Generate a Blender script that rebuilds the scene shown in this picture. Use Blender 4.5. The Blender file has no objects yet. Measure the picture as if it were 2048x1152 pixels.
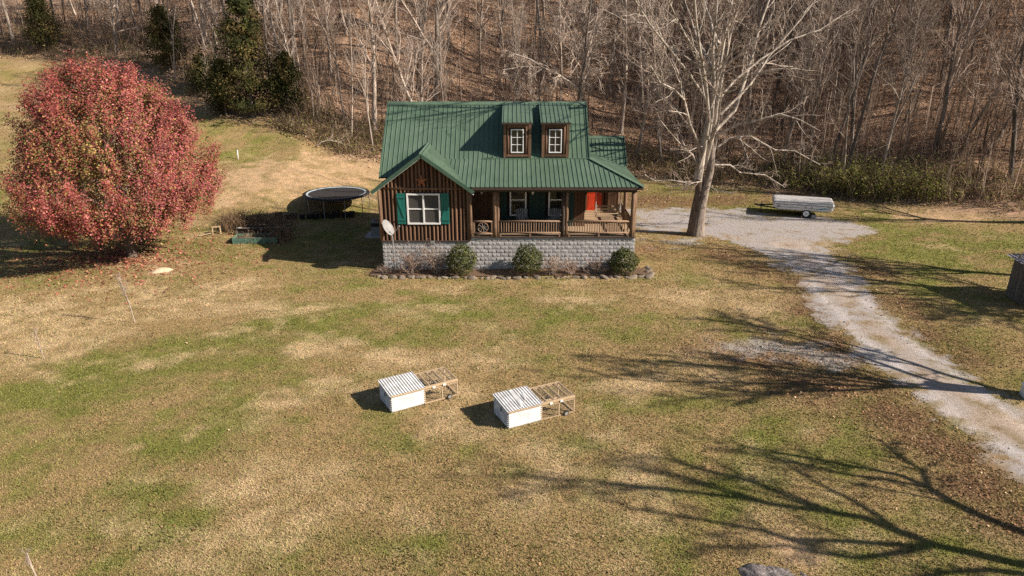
import bpy, bmesh, math, random
import numpy as np
from mathutils import Vector, Matrix

R = math.radians
scene = bpy.context.scene
COL = scene.collection

# ------------------------------------------------------------------ camera, sky, sun
cam_d = bpy.data.cameras.new('camera')
cam = bpy.data.objects.new('camera', cam_d)
COL.objects.link(cam)
cam.location = (0, 0, 10.8)
cam.rotation_euler = (R(70), 0, 0)
cam_d.sensor_width = 36
cam_d.lens = 24.0
cam_d.clip_end = 2000
scene.camera = cam

SUN_EL = R(32)
SUN_H = Vector((0.962, -0.272, 0)).normalized()          # where the sun stands, seen from above
w = bpy.data.worlds.new('World')
scene.world = w
w.use_nodes = True
wn = w.node_tree
sky = wn.nodes.new('ShaderNodeTexSky')
sky.sky_type = 'NISHITA'
sky.sun_disc = False
sky.sun_elevation = SUN_EL
sky.sun_rotation = math.atan2(SUN_H.x, SUN_H.y)
sky.air_density = 1.0
sky.dust_density = 0.6
bgn = wn.nodes['Background']
wn.links.new(sky.outputs[0], bgn.inputs[0])
bgn.inputs[1].default_value = 0.05

sd = bpy.data.lights.new('sun', 'SUN')
sd.energy = 5.0
sd.angle = R(0.55)
sd.color = (1.0, 0.885, 0.755)
sun = bpy.data.objects.new('sun', sd)
COL.objects.link(sun)
sun.location = (40, -10, 40)
to_light = Vector((SUN_H.x * math.cos(SUN_EL), SUN_H.y * math.cos(SUN_EL), math.sin(SUN_EL)))
sun.rotation_euler = (-to_light).to_track_quat('-Z', 'Y').to_euler()

vs = scene.view_settings
vs.view_transform = 'Standard'
vs.look = 'None'
vs.gamma = 1
vs.use_curve_mapping = False
vs.exposure = 0.88
scene.cycles.max_bounces = 6
scene.cycles.diffuse_bounces = 3
scene.cycles.transparent_max_bounces = 6
scene.cycles.use_denoising = False

# ------------------------------------------------------------------ small helpers
def tag(o, label=None, cat=None, group=None, kind=None):
    if label: o['label'] = label
    if cat: o['category'] = cat
    if group: o['group'] = group
    if kind: o['kind'] = kind
    return o

def empty(name, loc, rz=0.0, label=None, cat=None, group=None):
    o = bpy.data.objects.new(name, None)
    COL.objects.link(o)
    o.location = loc
    o.rotation_euler = (0, 0, rz)
    o.empty_display_size = 0.2
    return tag(o, label, cat, group)

def link(name, me, parent=None, loc=(0, 0, 0), scale=None, rot=None):
    o = bpy.data.objects.new(name, me)
    COL.objects.link(o)
    o.location = loc
    if scale: o.scale = scale
    if rot: o.rotation_euler = rot
    if parent: o.parent = parent
    return o

class MB:
    """collects shapes; build() links them as one mesh object"""
    def __init__(s): s.v = []; s.f = []
    def add(s, vs, fs):
        n = len(s.v); s.v += [tuple(map(float, q)) for q in vs]; s.f += [[n + i for i in q] for q in fs]; return s
    def box(s, x0, x1, y0, y1, z0, z1):
        return s.add([(x0,y0,z0),(x1,y0,z0),(x1,y1,z0),(x0,y1,z0),(x0,y0,z1),(x1,y0,z1),(x1,y1,z1),(x0,y1,z1)],
                     [(3,2,1,0),(4,5,6,7),(0,1,5,4),(1,2,6,5),(2,3,7,6),(3,0,4,7)])
    def beam(s, a, b, wd, ht, up=(0, 0, 1)):
        a, b = Vector(a), Vector(b); d = (b - a).normalized(); up = Vector(up)
        if abs(d.dot(up)) > .98: up = Vector((0, 1, 0))
        sd_ = d.cross(up).normalized() * (wd / 2); u = sd_.cross(d).normalized() * (ht / 2)
        vs = [p + i * sd_ + j * u for p in (a, b) for i, j in ((-1,-1),(1,-1),(1,1),(-1,1))]
        return s.add(vs, [(0,1,2,3),(7,6,5,4),(0,4,5,1),(1,5,6,2),(2,6,7,3),(3,7,4,0)])
    def tube(s, pts, rad, n=8, cap=True, flat=1.0):
        v, f = tube_arrays([(np.array(pts, float), np.array(rad if hasattr(rad, '__len__') else [rad] * len(pts), float))], n)
        f = [list(q) for q in f]
        k = len(pts)
        if cap: f += [list(range(n))[::-1], list(range((k - 1) * n, k * n))]
        return s.add(v, f)
    def prism(s, poly, y0, y1):
        """polygon in x,z pushed from y0 to y1"""
        n = len(poly)
        vs = [(x, y0, z) for x, z in poly] + [(x, y1, z) for x, z in poly]
        fs = [list(range(n)), list(range(2 * n - 1, n - 1, -1))] + [[i, i + n, (i + 1) % n + n, (i + 1) % n] for i in range(n)]
        return s.add(vs, fs)
    def disc(s, c, axis, r, th, n=24):
        a = Vector(axis).normalized(); c = Vector(c)
        return s.tube([c - a * th / 2, c + a * th / 2], [r, r], n)
    def mesh(s, name, mat, smooth=False):
        me = bpy.data.meshes.new(name); me.from_pydata(s.v, [], s.f); me.update()
        bm = bmesh.new(); bm.from_mesh(me); bmesh.ops.recalc_face_normals(bm, faces=bm.faces); bm.to_mesh(me); bm.free()
        if mat: me.materials.append(mat)
        if smooth: me.polygons.foreach_set('use_smooth', [True] * len(me.polygons))
        return me
    def build(s, name, mat, parent=None, smooth=False, loc=(0, 0, 0), rot=None):
        return link(name, s.mesh(name, mat, smooth), parent, loc, None, rot)

def frames(pts):
    d = np.gradient(pts, axis=0); d /= np.linalg.norm(d, axis=1)[:, None] + 1e-9
    ref = np.array([0., 0, 1]) if abs(d[:, 2]).mean() < .8 else np.array([1., 0, 0])
    a = np.cross(d, ref); a /= np.linalg.norm(a, axis=1)[:, None] + 1e-9
    return a, np.cross(d, a)

def tube_arrays(brs, n, off=0):
    V = []; F = []; ang = np.arange(n) * 2 * math.pi / n
    ca, sa = np.cos(ang), np.sin(ang); i0 = np.arange(n); i1 = (i0 + 1) % n
    for pts, rad in brs:
        a, b = frames(pts); k = len(pts)
        ring = pts[:, None, :] + rad[:, None, None] * (ca[None, :, None] * a[:, None, :] + sa[None, :, None] * b[:, None, :])
        V.append(ring.reshape(-1, 3))
        for j in range(k - 1):
            F.append(np.stack([off + j * n + i0, off + j * n + i1, off + (j + 1) * n + i1, off + (j + 1) * n + i0], 1))
        off += k * n
    return np.concatenate(V), np.concatenate(F)

def np_mesh(name, V, F, mat, smooth=False, col=None, fcol=None):
    """numpy verts (n,3) and faces (m,3 or 4); col per vertex, fcol per face"""
    me = bpy.data.meshes.new(name); k = F.shape[1]
    me.vertices.add(len(V)); me.vertices.foreach_set('co', V.astype(np.float32).ravel())
    me.loops.add(F.size); me.loops.foreach_set('vertex_index', F.astype(np.int32).ravel())
    me.polygons.add(len(F))
    me.polygons.foreach_set('loop_start', (np.arange(len(F)) * k).astype(np.int32))
    if smooth: me.polygons.foreach_set('use_smooth', np.ones(len(F), bool))
    me.update(calc_edges=True)
    if col is not None:
        at = me.color_attributes.new('Col', 'FLOAT_COLOR', 'POINT')
        at.data.foreach_set('color', np.concatenate([col, np.ones((len(col), 1))], 1).astype(np.float32).ravel())
    if fcol is not None:
        at = me.color_attributes.new('Col', 'FLOAT_COLOR', 'CORNER')
        c = np.repeat(np.concatenate([fcol, np.ones((len(fcol), 1))], 1), k, axis=0)
        at.data.foreach_set('color', c.astype(np.float32).ravel())
    if mat: me.materials.append(mat)
    return me

# ------------------------------------------------------------------ noise and terrain
def _h(ix, iy, s):
    n = (ix.astype(np.int64) * 374761393 + iy.astype(np.int64) * 668265263 + s * 974711) & 0x7fffffff
    n = ((n ^ (n >> 13)) * 1274126177) & 0x7fffffff
    return ((n ^ (n >> 16)) & 0xffff) / 65535.0
def vnoise(x, y, s=0):
    ix, iy = np.floor(x), np.floor(y); fx, fy = x - ix, y - iy
    fx = fx * fx * (3 - 2 * fx); fy = fy * fy * (3 - 2 * fy)
    return (_h(ix, iy, s) * (1 - fx) + _h(ix + 1, iy, s) * fx) * (1 - fy) + (_h(ix, iy + 1, s) * (1 - fx) + _h(ix + 1, iy + 1, s) * fx) * fy
def fbm(x, y, s=0, o=4):
    t = 0; a = .5
    for i in range(o):
        t = t + a * vnoise(x, y, s + i * 17); x = x * 2.03 + 3.1; y = y * 2.03 + 1.7; a *= .5
    return t / (1 - .5 ** o)

XS = [-70, -45, -25, -16, -9, -4, 14, 24, 32, 50]
def _ramp(t, wd): return wd * np.log1p(np.exp(np.clip(t / wd, -40, 40)))
def terr(X, Y):
    X = np.asarray(X, float); Y = np.asarray(Y, float)
    s1 = np.interp(X, XS, [.2, .2, .23, .25, .18, .13, .13, .12, .12, .12])
    y1 = np.interp(X, XS, [37, 37, 38, 39.5, 42, 46, 48, 47, 41, 36])
    yt = np.interp(X, XS, [75, 71, 60, 55, 52, 52, 54, 50, 42, 36])
    z = s1 * _ramp(Y - y1, 1.2) + (.47 - s1) * _ramp(Y - yt, 2.0)
    hill = np.clip((Y - y1) / 12, 0, 1)
    z = z + hill * (fbm(X * .11, Y * .11, 5, 3) - .5) * 1.5
    z = z - np.maximum(0, z - 32) * .8
    return z + (fbm(X * .12 + 9, Y * .12, 3, 2) - .5) * .14 * np.clip((Y - 4) / 10, 0, 1)
def gz(x, y): return float(terr(x, y))

# ------------------------------------------------------------------ materials
def nodes(name):
    m = bpy.data.materials.new(name); m.use_nodes = True
    nt = m.node_tree; b = nt.nodes['Principled BSDF']
    return m, nt, b
def N(nt, t, **kw):
    n = nt.nodes.new(t)
    for k, v in kw.items(): setattr(n, k, v)
    return n
def coord(nt, stretch=(1, 1, 1), kind='Object'):
    tc = N(nt, 'ShaderNodeTexCoord'); mp = N(nt, 'ShaderNodeMapping')
    mp.inputs['Scale'].default_value = stretch
    nt.links.new(tc.outputs[kind], mp.inputs[0]); return mp.outputs[0]
def noise(nt, co, sc, det=4, rough=.6):
    n = N(nt, 'ShaderNodeTexNoise'); n.inputs['Scale'].default_value = sc; n.inputs['Detail'].default_value = det
    n.inputs['Roughness'].default_value = rough
    nt.links.new(co, n.inputs['Vector']); return n.outputs['Fac']
def ramp(nt, fac, stops):
    r = N(nt, 'ShaderNodeValToRGB'); e = r.color_ramp.elements
    while len(e) < len(stops): e.new(.5)
    for i, (p, c) in enumerate(stops):
        e[i].position = p; e[i].color = (*c, 1) if len(c) == 3 else c
    nt.links.new(fac, r.inputs[0]); return r.outputs[0]
def mix(nt, a, b, fac, mode='MIX'):
    m = N(nt, 'ShaderNodeMix', data_type='RGBA', blend_type=mode)
    for sck, val in ((m.inputs[0], fac), (m.inputs[6], a), (m.inputs[7], b)):
        if isinstance(val, (int, float)): sck.default_value = val
        elif isinstance(val, tuple): sck.default_value = (*val, 1)
        else: nt.links.new(val, sck)
    return m.outputs[2]
def bump(nt, b, h, st, dist=.02):
    n = N(nt, 'ShaderNodeBump'); n.inputs['Strength'].default_value = st; n.inputs['Distance'].default_value = dist
    nt.links.new(h, n.inputs['Height']); nt.links.new(n.outputs[0], b.inputs['Normal'])

def surf(name, c1, c2, sc=4, rough=.7, bmp=0, bsc=None, stretch=(1, 1, 1), metal=0, spec=.3, rnd=0, kind='Object', det=5, dist=.02):
    """two-tone noisy surface; rnd = brightness spread from object to object"""
    m, nt, b = nodes(name); co = coord(nt, stretch, kind)
    f = noise(nt, co, sc, det, .65)
    c = ramp(nt, f, [(.3, c1), (.7, c2)])
    if rnd:
        oi = N(nt, 'ShaderNodeObjectInfo'); hs = N(nt, 'ShaderNodeHueSaturation')
        mr = N(nt, 'ShaderNodeMapRange'); mr.inputs[3].default_value = 1 - rnd; mr.inputs[4].default_value = 1 + rnd
        nt.links.new(oi.outputs['Random'], mr.inputs[0]); nt.links.new(mr.outputs[0], hs.inputs['Value'])
        nt.links.new(c, hs.inputs['Color']); c = hs.outputs[0]
    nt.links.new(c, b.inputs['Base Color'])
    b.inputs['Roughness'].default_value = rough; b.inputs['Metallic'].default_value = metal
    b.inputs['Specular IOR Level'].default_value = spec
    if bmp: bump(nt, b, noise(nt, co, bsc or sc * 3, 4), bmp, dist)
    return m

def attr_mat(name, rough=.8, spec=.15, trans=0.0, hf=None, jitter=0.0):
    """takes its colour from the mesh's own Col attribute (leaf, blade and soil colours)"""
    m, nt, b = nodes(name)
    a = N(nt, 'ShaderNodeAttribute', attribute_name='Col'); c = a.outputs['Color']
    if hf:
        co = coord(nt); f = noise(nt, co, hf, 3)
        c = mix(nt, c, ramp(nt, f, [(.25, (.55, .55, .55)), (.75, (1.4, 1.4, 1.4))]), 1.0, 'MULTIPLY')
    nt.links.new(c, b.inputs['Base Color'])
    b.inputs['Roughness'].default_value = rough; b.inputs['Specular IOR Level'].default_value = spec
    if trans:
        tr = N(nt, 'ShaderNodeBsdfTranslucent'); mx = N(nt, 'ShaderNodeMixShader'); mx.inputs[0].default_value = trans
        nt.links.new(c, tr.inputs[0]); nt.links.new(b.outputs[0], mx.inputs[1]); nt.links.new(tr.outputs[0], mx.inputs[2])
        nt.links.new(mx.outputs[0], nt.nodes['Material Output'].inputs[0])
    return m

M = {}
def roof_mat():
    """painted steel, chalked and streaked down the slope"""
    m, nt, b = nodes('green_roof_metal'); co = coord(nt); st = coord(nt, (6, .7, .7))
    c = ramp(nt, noise(nt, co, .9, 5), [(.3, (.070, .118, .080)), (.7, (.098, .150, .108))])
    c = mix(nt, c, ramp(nt, noise(nt, st, 1.6, 4), [(.3, (.82, .84, .82)), (.7, (1.2, 1.17, 1.15))]), .8, 'MULTIPLY')
    c = mix(nt, c, (.14, .15, .12), ramp(nt, noise(nt, co, 3.5, 6, .75), [(.6, (0, 0, 0)), (.8, (.35, .35, .35))]))
    oi = N(nt, 'ShaderNodeObjectInfo'); mr = N(nt, 'ShaderNodeMapRange'); mr.inputs[3].default_value = .92; mr.inputs[4].default_value = 1.08
    hs = N(nt, 'ShaderNodeHueSaturation'); nt.links.new(oi.outputs['Random'], mr.inputs[0]); nt.links.new(mr.outputs[0], hs.inputs['Value']); nt.links.new(c, hs.inputs['Color'])
    nt.links.new(hs.outputs[0], b.inputs['Base Color']); b.inputs['Roughness'].default_value = .48; b.inputs['Specular IOR Level'].default_value = .4
    return m
M['roof'] = roof_mat()
M['trim_green'] = surf('green_trim_metal', (.045, .092, .064), (.062, .115, .082), 2, .45, spec=.45)
M['log'] = surf('log_slab_wood', (.075, .041, .025), (.215, .122, .075), 3, .8, .5, 14, (7, 7, .8), rnd=.35)
M['darkwood'] = surf('weathered_dark_wood', (.034, .023, .018), (.075, .052, .04), 3, .8, .5, 12, (.8, 7, 7), rnd=.2)
M['wall'] = surf('wall_behind_logs', (.022, .011, .007), (.04, .02, .012), 5, .9)
M['post'] = surf('peeled_log_post', (.10, .06, .038), (.24, .148, .09), 3, .7, .5, 10, (6, 6, .7), rnd=.15)
M['rail'] = surf('log_rail_wood', (.15, .092, .058), (.33, .215, .14), 4, .7, .4, 12, (3, 6, 3), rnd=.12)
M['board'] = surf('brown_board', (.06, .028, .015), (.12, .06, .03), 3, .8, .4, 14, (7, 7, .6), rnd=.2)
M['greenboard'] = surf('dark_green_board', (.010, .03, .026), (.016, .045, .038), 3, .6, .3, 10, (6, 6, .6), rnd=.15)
M['white'] = surf('white_vinyl', (.74, .74, .73), (.82, .82, .81), 3, .45, spec=.4)
M['teal'] = surf('teal_shutter_paint', (.008, .11, .09), (.014, .16, .13), 5, .55, .15, 20, (5, 5, .8), spec=.4)
M['red'] = surf('red_door_paint', (.50, .042, .012), (.60, .062, .02), 2, .45, spec=.4)
M['block'] = surf('split_face_block', (.33, .32, .318), (.44, .428, .422), 14, .95, .7, 34, rnd=.12, dist=.05)
M['mortar'] = surf('mortar', (.4, .39, .37), (.5, .49, .47), 8, .95)
M['deck'] = surf('deck_board', (.24, .165, .10), (.42, .31, .205), 4, .75, .3, 12, (.8, 6, 6), rnd=.2)
M['glass'] = surf('window_glass', (.012, .013, .015), (.03, .03, .032), .7, .06, spec=.6)
M['screen'] = surf('window_screen', (.045, .042, .04), (.07, .066, .062), 30, .6, spec=.3)
M['lightwood'] = surf('new_pine_lumber', (.36, .26, .15), (.50, .37, .235), 5, .75, .2, 20, rnd=.12)
M['whitemetal'] = surf('white_corrugated_steel', (.50, .495, .48), (.80, .80, .80), 4.0, .45, spec=.45, rnd=.04)
M['greymetal'] = surf('grey_galvanised', (.28, .28, .28), (.4, .4, .4), 6, .45, metal=.5)
M['darkmetal'] = surf('dark_steel', (.03, .03, .032), (.06, .06, .062), 6, .5, metal=.3)
M['black'] = surf('black_plastic', (.012, .012, .013), (.025, .025, .026), 5, .55)
M['rust'] = surf('rusty_star_metal', (.19, .06, .025), (.34, .13, .06), 8, .7, .2, 20)
M['dish'] = surf('grey_dish_paint', (.21, .21, .205), (.27, .27, .265), 5, .5)
M['bark'] = surf('pale_sycamore_bark', (.10, .075, .06), (.60, .53, .45), 2.6, .85, .8, 9, (1.8, 1.8, .45), det=6, dist=.05)
M['bark_low'] = surf('brown_plated_bark', (.065, .046, .036), (.22, .165, .128), 4, .9, 1.0, 12, (3, 3, .6), dist=.06)
M['bark_mid'] = surf('flaking_bark', (.07, .052, .042), (.40, .33, .275), 3.2, .9, 1.0, 12, (2.2, 2.2, .5), dist=.05)
M['bark_forest'] = surf('grey_forest_bark', (.14, .11, .09), (.50, .42, .35), 1.4, .9, .7, 9, (2, 2, .35), rnd=.38, dist=.04)
M['bark_dark'] = surf('dark_forest_bark', (.05, .04, .034), (.20, .165, .14), 1.6, .9, .7, 9, (2, 2, .35), rnd=.3, dist=.04)
M['twig'] = surf('pale_twigs', (.22, .17, .138), (.48, .395, .33), 1.0, .85, rnd=.25)
M['twig_dark'] = surf('brown_twigs', (.16, .118, .094), (.37, .285, .23), 1.0, .85, rnd=.25)
M['leaf'] = attr_mat('autumn_leaf', .6, .25, .14)
M['blade'] = attr_mat('grass_blade', .8, .1, .15)
M['litter'] = attr_mat('fallen_leaf', .8, .12)
M['brushleaf'] = attr_mat('brush_leaf', .8, .12, .38)
M['needle'] = attr_mat('cedar_foliage', .8, .12, .12)
M['stone'] = surf('field_stone', (.10, .08, .06), (.27, .22, .17), 5, .9, .7, 18, rnd=.25)
M['rock'] = surf('weathered_rock', (.07, .06, .058), (.36, .32, .31), 9, .95, 1.0, 14, (1, 2.4, 1), dist=.08)
M['sand'] = surf('pale_sand', (.5, .38, .25), (.66, .52, .36), 8, .95, .4, 30)
M['concrete'] = surf('concrete', (.3, .29, .28), (.42, .41, .39), 5, .9, .2, 30)
M['camper'] = surf('camper_white_paint', (.56, .56, .56), (.70, .70, .70), 2.5, .4, .05, 12, spec=.4)
M['camper_lid'] = surf('camper_lid_dirty', (.32, .31, .31), (.5, .49, .48), 5, .55, .1, 12)
M['camper_stripe'] = surf('camper_stripe', (.09, .1, .12), (.14, .15, .17), 5, .5)
M['tealstripe'] = surf('teal_decal', (.02, .22, .30), (.03, .28, .36), 5, .5)
M['tyre'] = surf('tyre_rubber', (.018, .018, .018), (.035, .034, .033), 9, .85)
M['matfab'] = surf('trampoline_mat', (.02, .02, .022), (.045, .042, .042), 9, .6)
M['padblue'] = surf('trampoline_pad', (.28, .36, .40), (.48, .55, .57), 3, .5)
M['planter'] = surf('green_planter_steel', (.09, .17, .125), (.14, .24, .185), 5, .55)
M['greywood'] = surf('weathered_grey_board', (.09, .078, .066), (.22, .195, .165), 4, .9, .6, 14, (7, 7, .7), rnd=.25)
M['shedroof'] = surf('old_tin_roof', (.13, .125, .15), (.38, .34, .36), 3, .5, .1, 9, (1, 3, 1), metal=.3)
M['furniture'] = surf('grey_porch_furniture', (.16, .15, .15), (.25, .235, .23), 6, .7, rnd=.1)
M['mulch'] = surf('leafy_mulch', (.075, .045, .028), (.23, .145, .09), 14, .95, .9, 30, dist=.05)
M['rope'] = surf('grey_chain', (.35, .34, .34), (.5, .49, .48), 9, .5)
# ------------------------------------------------------------------ ground
# patches of the real lawn: (x, y, half-width, half-depth, strength)
GREEN = [(-7.5,25.3,5.0,2.6,0.9),(-2.6,27.0,6.0,2.6,0.8),(2.6,25.9,5.0,2.6,0.9),(-14.8,19.9,4.0,3.1,1.0),(-12.9,20.6,3.0,2.0,0.8),(-9.1,21.3,3.0,1.6,0.8),(-6.1,23.4,3.0,1.3,0.6),(5.5,18.6,2.0,1.6,0.9),(13.9,25.9,3.0,2.6,0.8),(16.9,29.4,3.0,2.6,0.9),(22.8,34.0,5.0,3.9,1.0),(27.4,37.7,4.0,3.2,0.8),(8.1,16.4,3.0,2.1,1.0),(6.0,15.3,3.0,2.0,0.8),(9.4,14.0,2.5,1.6,0.9),(10.0,12.6,1.6,1.3,0.8),(-13.1,16.4,2.0,1.3,0.7),(-9.0,14.2,2.0,1.3,0.6),(-12.0,13.8,1.2,0.9,0.9),(-4.5,12.3,1.4,0.8,0.9),(-3.5,16.9,1.2,0.7,0.7),(-7.3,30.8,4.0,1.8,1.0),(-11.3,38.7,3.0,3.9,0.9),(15.9,32.3,3.0,2.6,0.7),(4.0,14.6,2.0,1.3,0.6),(1.7,16.9,1.0,0.7,0.7),(-0.5,12.0,2.0,0.8,0.5),(-20.6,52.3,5.0,5.2,0.6),(-23.6,55.3,4.0,3.9,0.5),(21.5,42.3,3.0,2.6,0.6),(15.7,49.8,6.0,3.9,0.5),(-9.8,16.7,2.0,1.3,0.5),(-11.4,24.8,3.0,1.3,0.5),(5.4,30.8,4.0,1.3,0.5)]
STRAW = [(-19.0,23.0,3.0,1.8,1.0),(-18.3,24.8,4.0,2.0,1.0),(-15.9,25.9,4.0,1.8,1.0),(-13.3,27.0,4.0,1.8,1.0),(-15.3,28.2,3.0,1.3,0.8),(-7.1,23.0,1.6,0.9,1.0),(-8.2,23.4,1.4,0.8,0.9),(-4.7,22.1,2.4,1.2,0.9),(-1.9,17.8,0.8,1.0,1.0),(-2.5,19.9,1.5,1.0,0.8),(7.7,23.0,2.2,1.2,0.9),(-0.2,19.7,1.2,0.8,0.5),(-13.0,30.1,3.0,1.6,0.7),(5.2,20.6,2.0,1.3,0.8),(9.0,16.9,1.2,0.8,0.4),(-17.8,29.4,2.4,1.6,0.8),(-20.9,27.6,2.4,1.7,0.9),(2.9,15.3,1.2,0.9,0.8),(10.8,27.6,3.0,1.8,0.9),(8.4,14.0,1.0,0.7,0.3),(-3.8,14.4,3.0,1.6,0.5),(-6.4,14.6,3.0,1.6,0.5),(-9.7,12.8,2.0,1.0,0.5),(-2.2,15.3,2.4,1.3,0.4),(0.3,14.2,2.0,1.0,0.4),(6.1,28.2,5.0,1.8,0.6),(-2.2,22.1,2.4,1.2,0.6),(-7.2,18.6,2.4,1.2,0.5),(-4.5,30.1,5.0,1.6,0.4),(6.2,12.8,1.1,0.7,0.9),(-11.6,19.3,1.5,0.8,0.3)]
DIRT = [(-17.4,32.1,0.9,0.6,1.0),(-18.5,33.3,1.3,0.7,0.6),(-13.5,47.8,4.0,2.1,0.9),(-15.6,45.5,4.0,2.6,0.6),(-11.7,49.3,4.0,2.3,0.9),(-10.3,50.1,2.4,2.1,0.9),(-18.0,45.6,3.0,2.6,0.6),(-17.7,43.8,2.6,1.8,0.7),(27.5,42.8,3.4,1.4,0.8),(-43.7,62.5,5.0,1.6,0.8),(-17.6,47.6,3.0,1.6,0.3),(-20.9,46.3,1.0,0.7,0.8),(-19.2,40.6,2.2,1.0,0.5),(-12.8,52.7,3.0,2.0,0.3),(6.4,12.3,0.6,0.5,0.6)]
LEAF = [(13.1,30.8,1.1,1.8,0.8),(12.7,27.0,1.2,2.1,0.9),(12.0,23.0,1.5,1.8,1.0),(11.7,20.4,1.6,1.6,1.0),(11.8,18.2,1.4,1.3,1.0),(12.0,16.4,1.4,1.2,1.0),(12.1,14.8,1.3,1.2,1.0),(12.2,13.5,1.2,1.0,0.9),(17.7,31.9,1.5,2.1,0.8),(16.6,27.6,1.7,2.1,0.9),(16.2,24.6,1.6,1.6,0.8),(16.3,22.1,1.4,1.3,0.8),(11.4,34.9,2.6,2.1,0.8),(12.5,31.9,1.8,1.8,0.8),(7.1,23.4,2.6,1.6,0.6),(9.7,22.4,2.6,1.4,1.0),(10.2,20.1,2.4,1.3,1.0),(9.7,47.3,6.0,2.1,0.9),(15.1,47.6,6.0,1.8,0.8),(20.5,47.9,5.0,2.1,0.7),(7.5,35.8,1.2,2.1,0.8),(9.2,25.3,3.0,1.6,0.4),(-12.4,52.8,4.0,2.6,0.5),(10.2,18.6,1.6,1.0,0.6),(17.9,23.0,2.0,1.8,0.4),(5.9,23.4,3.0,1.3,0.4)]
DRIVE = [(7.2,45.6),(12.9,45.9),(16.8,45.2),(17.3,44.3),(18.8,43.4),(20.7,43.3),(22.0,42.6),(22.4,40.9),(21.4,38.8),(19.9,37.5),(18.3,36.7),(17.5,34.0),(16.2,28.8),(15.85,25.3),(15.9,22.8),(16.05,21.0),(16.35,19.3),(16.9,16.9),(17.2,8),(17.2,-20),(13.2,-20),(13.2,8),(13.0,12.1),(13.0,14.5),(12.9,15.7),(12.74,17.2),(12.6,18.9),(12.4,20.6),(12.2,22.35),(12.6,25.3),(13.0,28.8),(13.2,31.9),(12.9,34.0),(12.4,36.7),(11.2,38.6),(9.6,39.2),(7.9,39.4),(7.2,39.4)]

def blob(L, X, Y, wob):
    t = np.zeros_like(X)
    for x, y, a, b, s in L:
        d = ((X - x) / a) ** 2 + ((Y - y) / b) ** 2
        t = np.maximum(t, s * np.exp(-d * .8)) if s > .35 else t + s * np.exp(-d)
    return np.clip(t + wob * (t > .02), 0, 1)

def forest_edge(X): return np.interp(X, [-70, -45, -33, -25, -20, -16, -12, -4, 10, 20, 24, 28, 32, 50], [80, 76, 68, 60, 57.5, 55, 53, 53, 53.5, 51, 48.5, 46.5, 42, 35])

def soil(X, Y):
    """soil and turf colour by place, in real albedo"""
    n1 = fbm(X * .35, Y * .55, 11, 4) - .5; n2 = fbm(X * 1.6, Y * 2.0, 23, 4) - .5; n3 = fbm(X * .1, Y * .16, 41, 3) - .5
    # mowing direction: long soft streaks running from front left to back right
    st = fbm((X * .5 + Y * .86) * .12, (-X * .86 + Y * .5) * 1.2, 57, 3) - .5
    c = np.empty(X.shape + (3,)); straw = np.array([.322, .23, .115]); pale = np.array([.48, .355, .212]); green = np.array([.183, .180, .051]); leaf = np.array([.20, .122, .07]); dirt = np.array([.45, .31, .19]); lit = np.array([.34, .225, .158])
    c[:] = straw
    bare = np.clip(.9 * n1 + 1.6 * n2 + .5 * n3 + .15, 0, .8)[..., None]; c = c * (1 - bare) + np.array([.205, .138, .066]) * bare
    g = blob(GREEN, X, Y, 0); s = blob(STRAW, X, Y, 0); d = blob(DIRT, X, Y, 0); b = blob(LEAF, X, Y, 0)
    n4 = fbm(X * .8 + 31, Y * 1.1, 87, 3) - .5
    gm = np.clip(.27 + .62 * g - .6 * s + 1.4 * n1 + 1.6 * n2 + .6 * n3 + 1.0 * st + 1.5 * n4, 0, 1)[..., None]
    c = c * (1 - gm) + green * gm
    sm = np.clip(s * .9 - .12 + 1.4 * n1 + 1.8 * n2 - 1.3 * n4 - .3 * g + .5 * st, 0, .95)[..., None]; c = c * (1 - sm) + pale * sm
    bm_ = np.clip(b * 1.5 - .45 + 1.6 * n2 + .8 * n1, 0, .95)[..., None]; c = c * (1 - bm_) + leaf * bm_
    dm = np.clip(d * 2.0 - .5 + 3.4 * n2 + 1.6 * n1, 0, .92)[..., None] * (d > .12)[..., None]; c = c * (1 - dm) + dirt * dm
    gv = blob([(9.6,23.2,1.8,1.0,.95),(11.2,22.2,1.4,.8,.7),(9.2,37.4,2.4,1.2,.6),(13.6,34.6,1.2,1.6,.5)], X, Y, 0); gvm = np.clip(gv * 1.6 - .5 + 2.6 * n2, 0, .8)[..., None] * (gv > .15)[..., None]; c = c * (1 - gvm) + np.array([.36, .33, .315]) * gvm
    fe = np.clip((Y - forest_edge(X) + 3.0 + 5 * n1) / 3.5, 0, 1)[..., None]
    lc = lit * (1 + .7 * n2[..., None] + .5 * n1[..., None])
    c = c * (1 - fe) + lc * fe
    return np.clip(c * (1 + .25 * n2[..., None]), .01, 1)

def axis(parts):
    out = []
    for a, b, st in parts: out.append(np.arange(a, b, st))
    return np.concatenate(out + [np.array([parts[-1][1]])])
gx = axis([(-400, -70, 15), (-70, -34, 1.0), (-34, 34, .24), (34, 70, 1.0), (70, 400, 15)])
gy = axis([(-300, 0, 10), (0, 9, 1), (9, 52, .24), (52, 90, .6), (90, 140, 2), (140, 500, 15)])
GX, GY = np.meshgrid(gx, gy)
GZ = terr(GX, GY)
V = np.stack([GX, GY, GZ], -1).reshape(-1, 3)
nx, ny = len(gx), len(gy)
i = (np.arange(ny - 1)[:, None] * nx + np.arange(nx - 1)[None, :]).ravel()
F = np.stack([i, i + 1, i + nx + 1, i + nx], 1)

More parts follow.
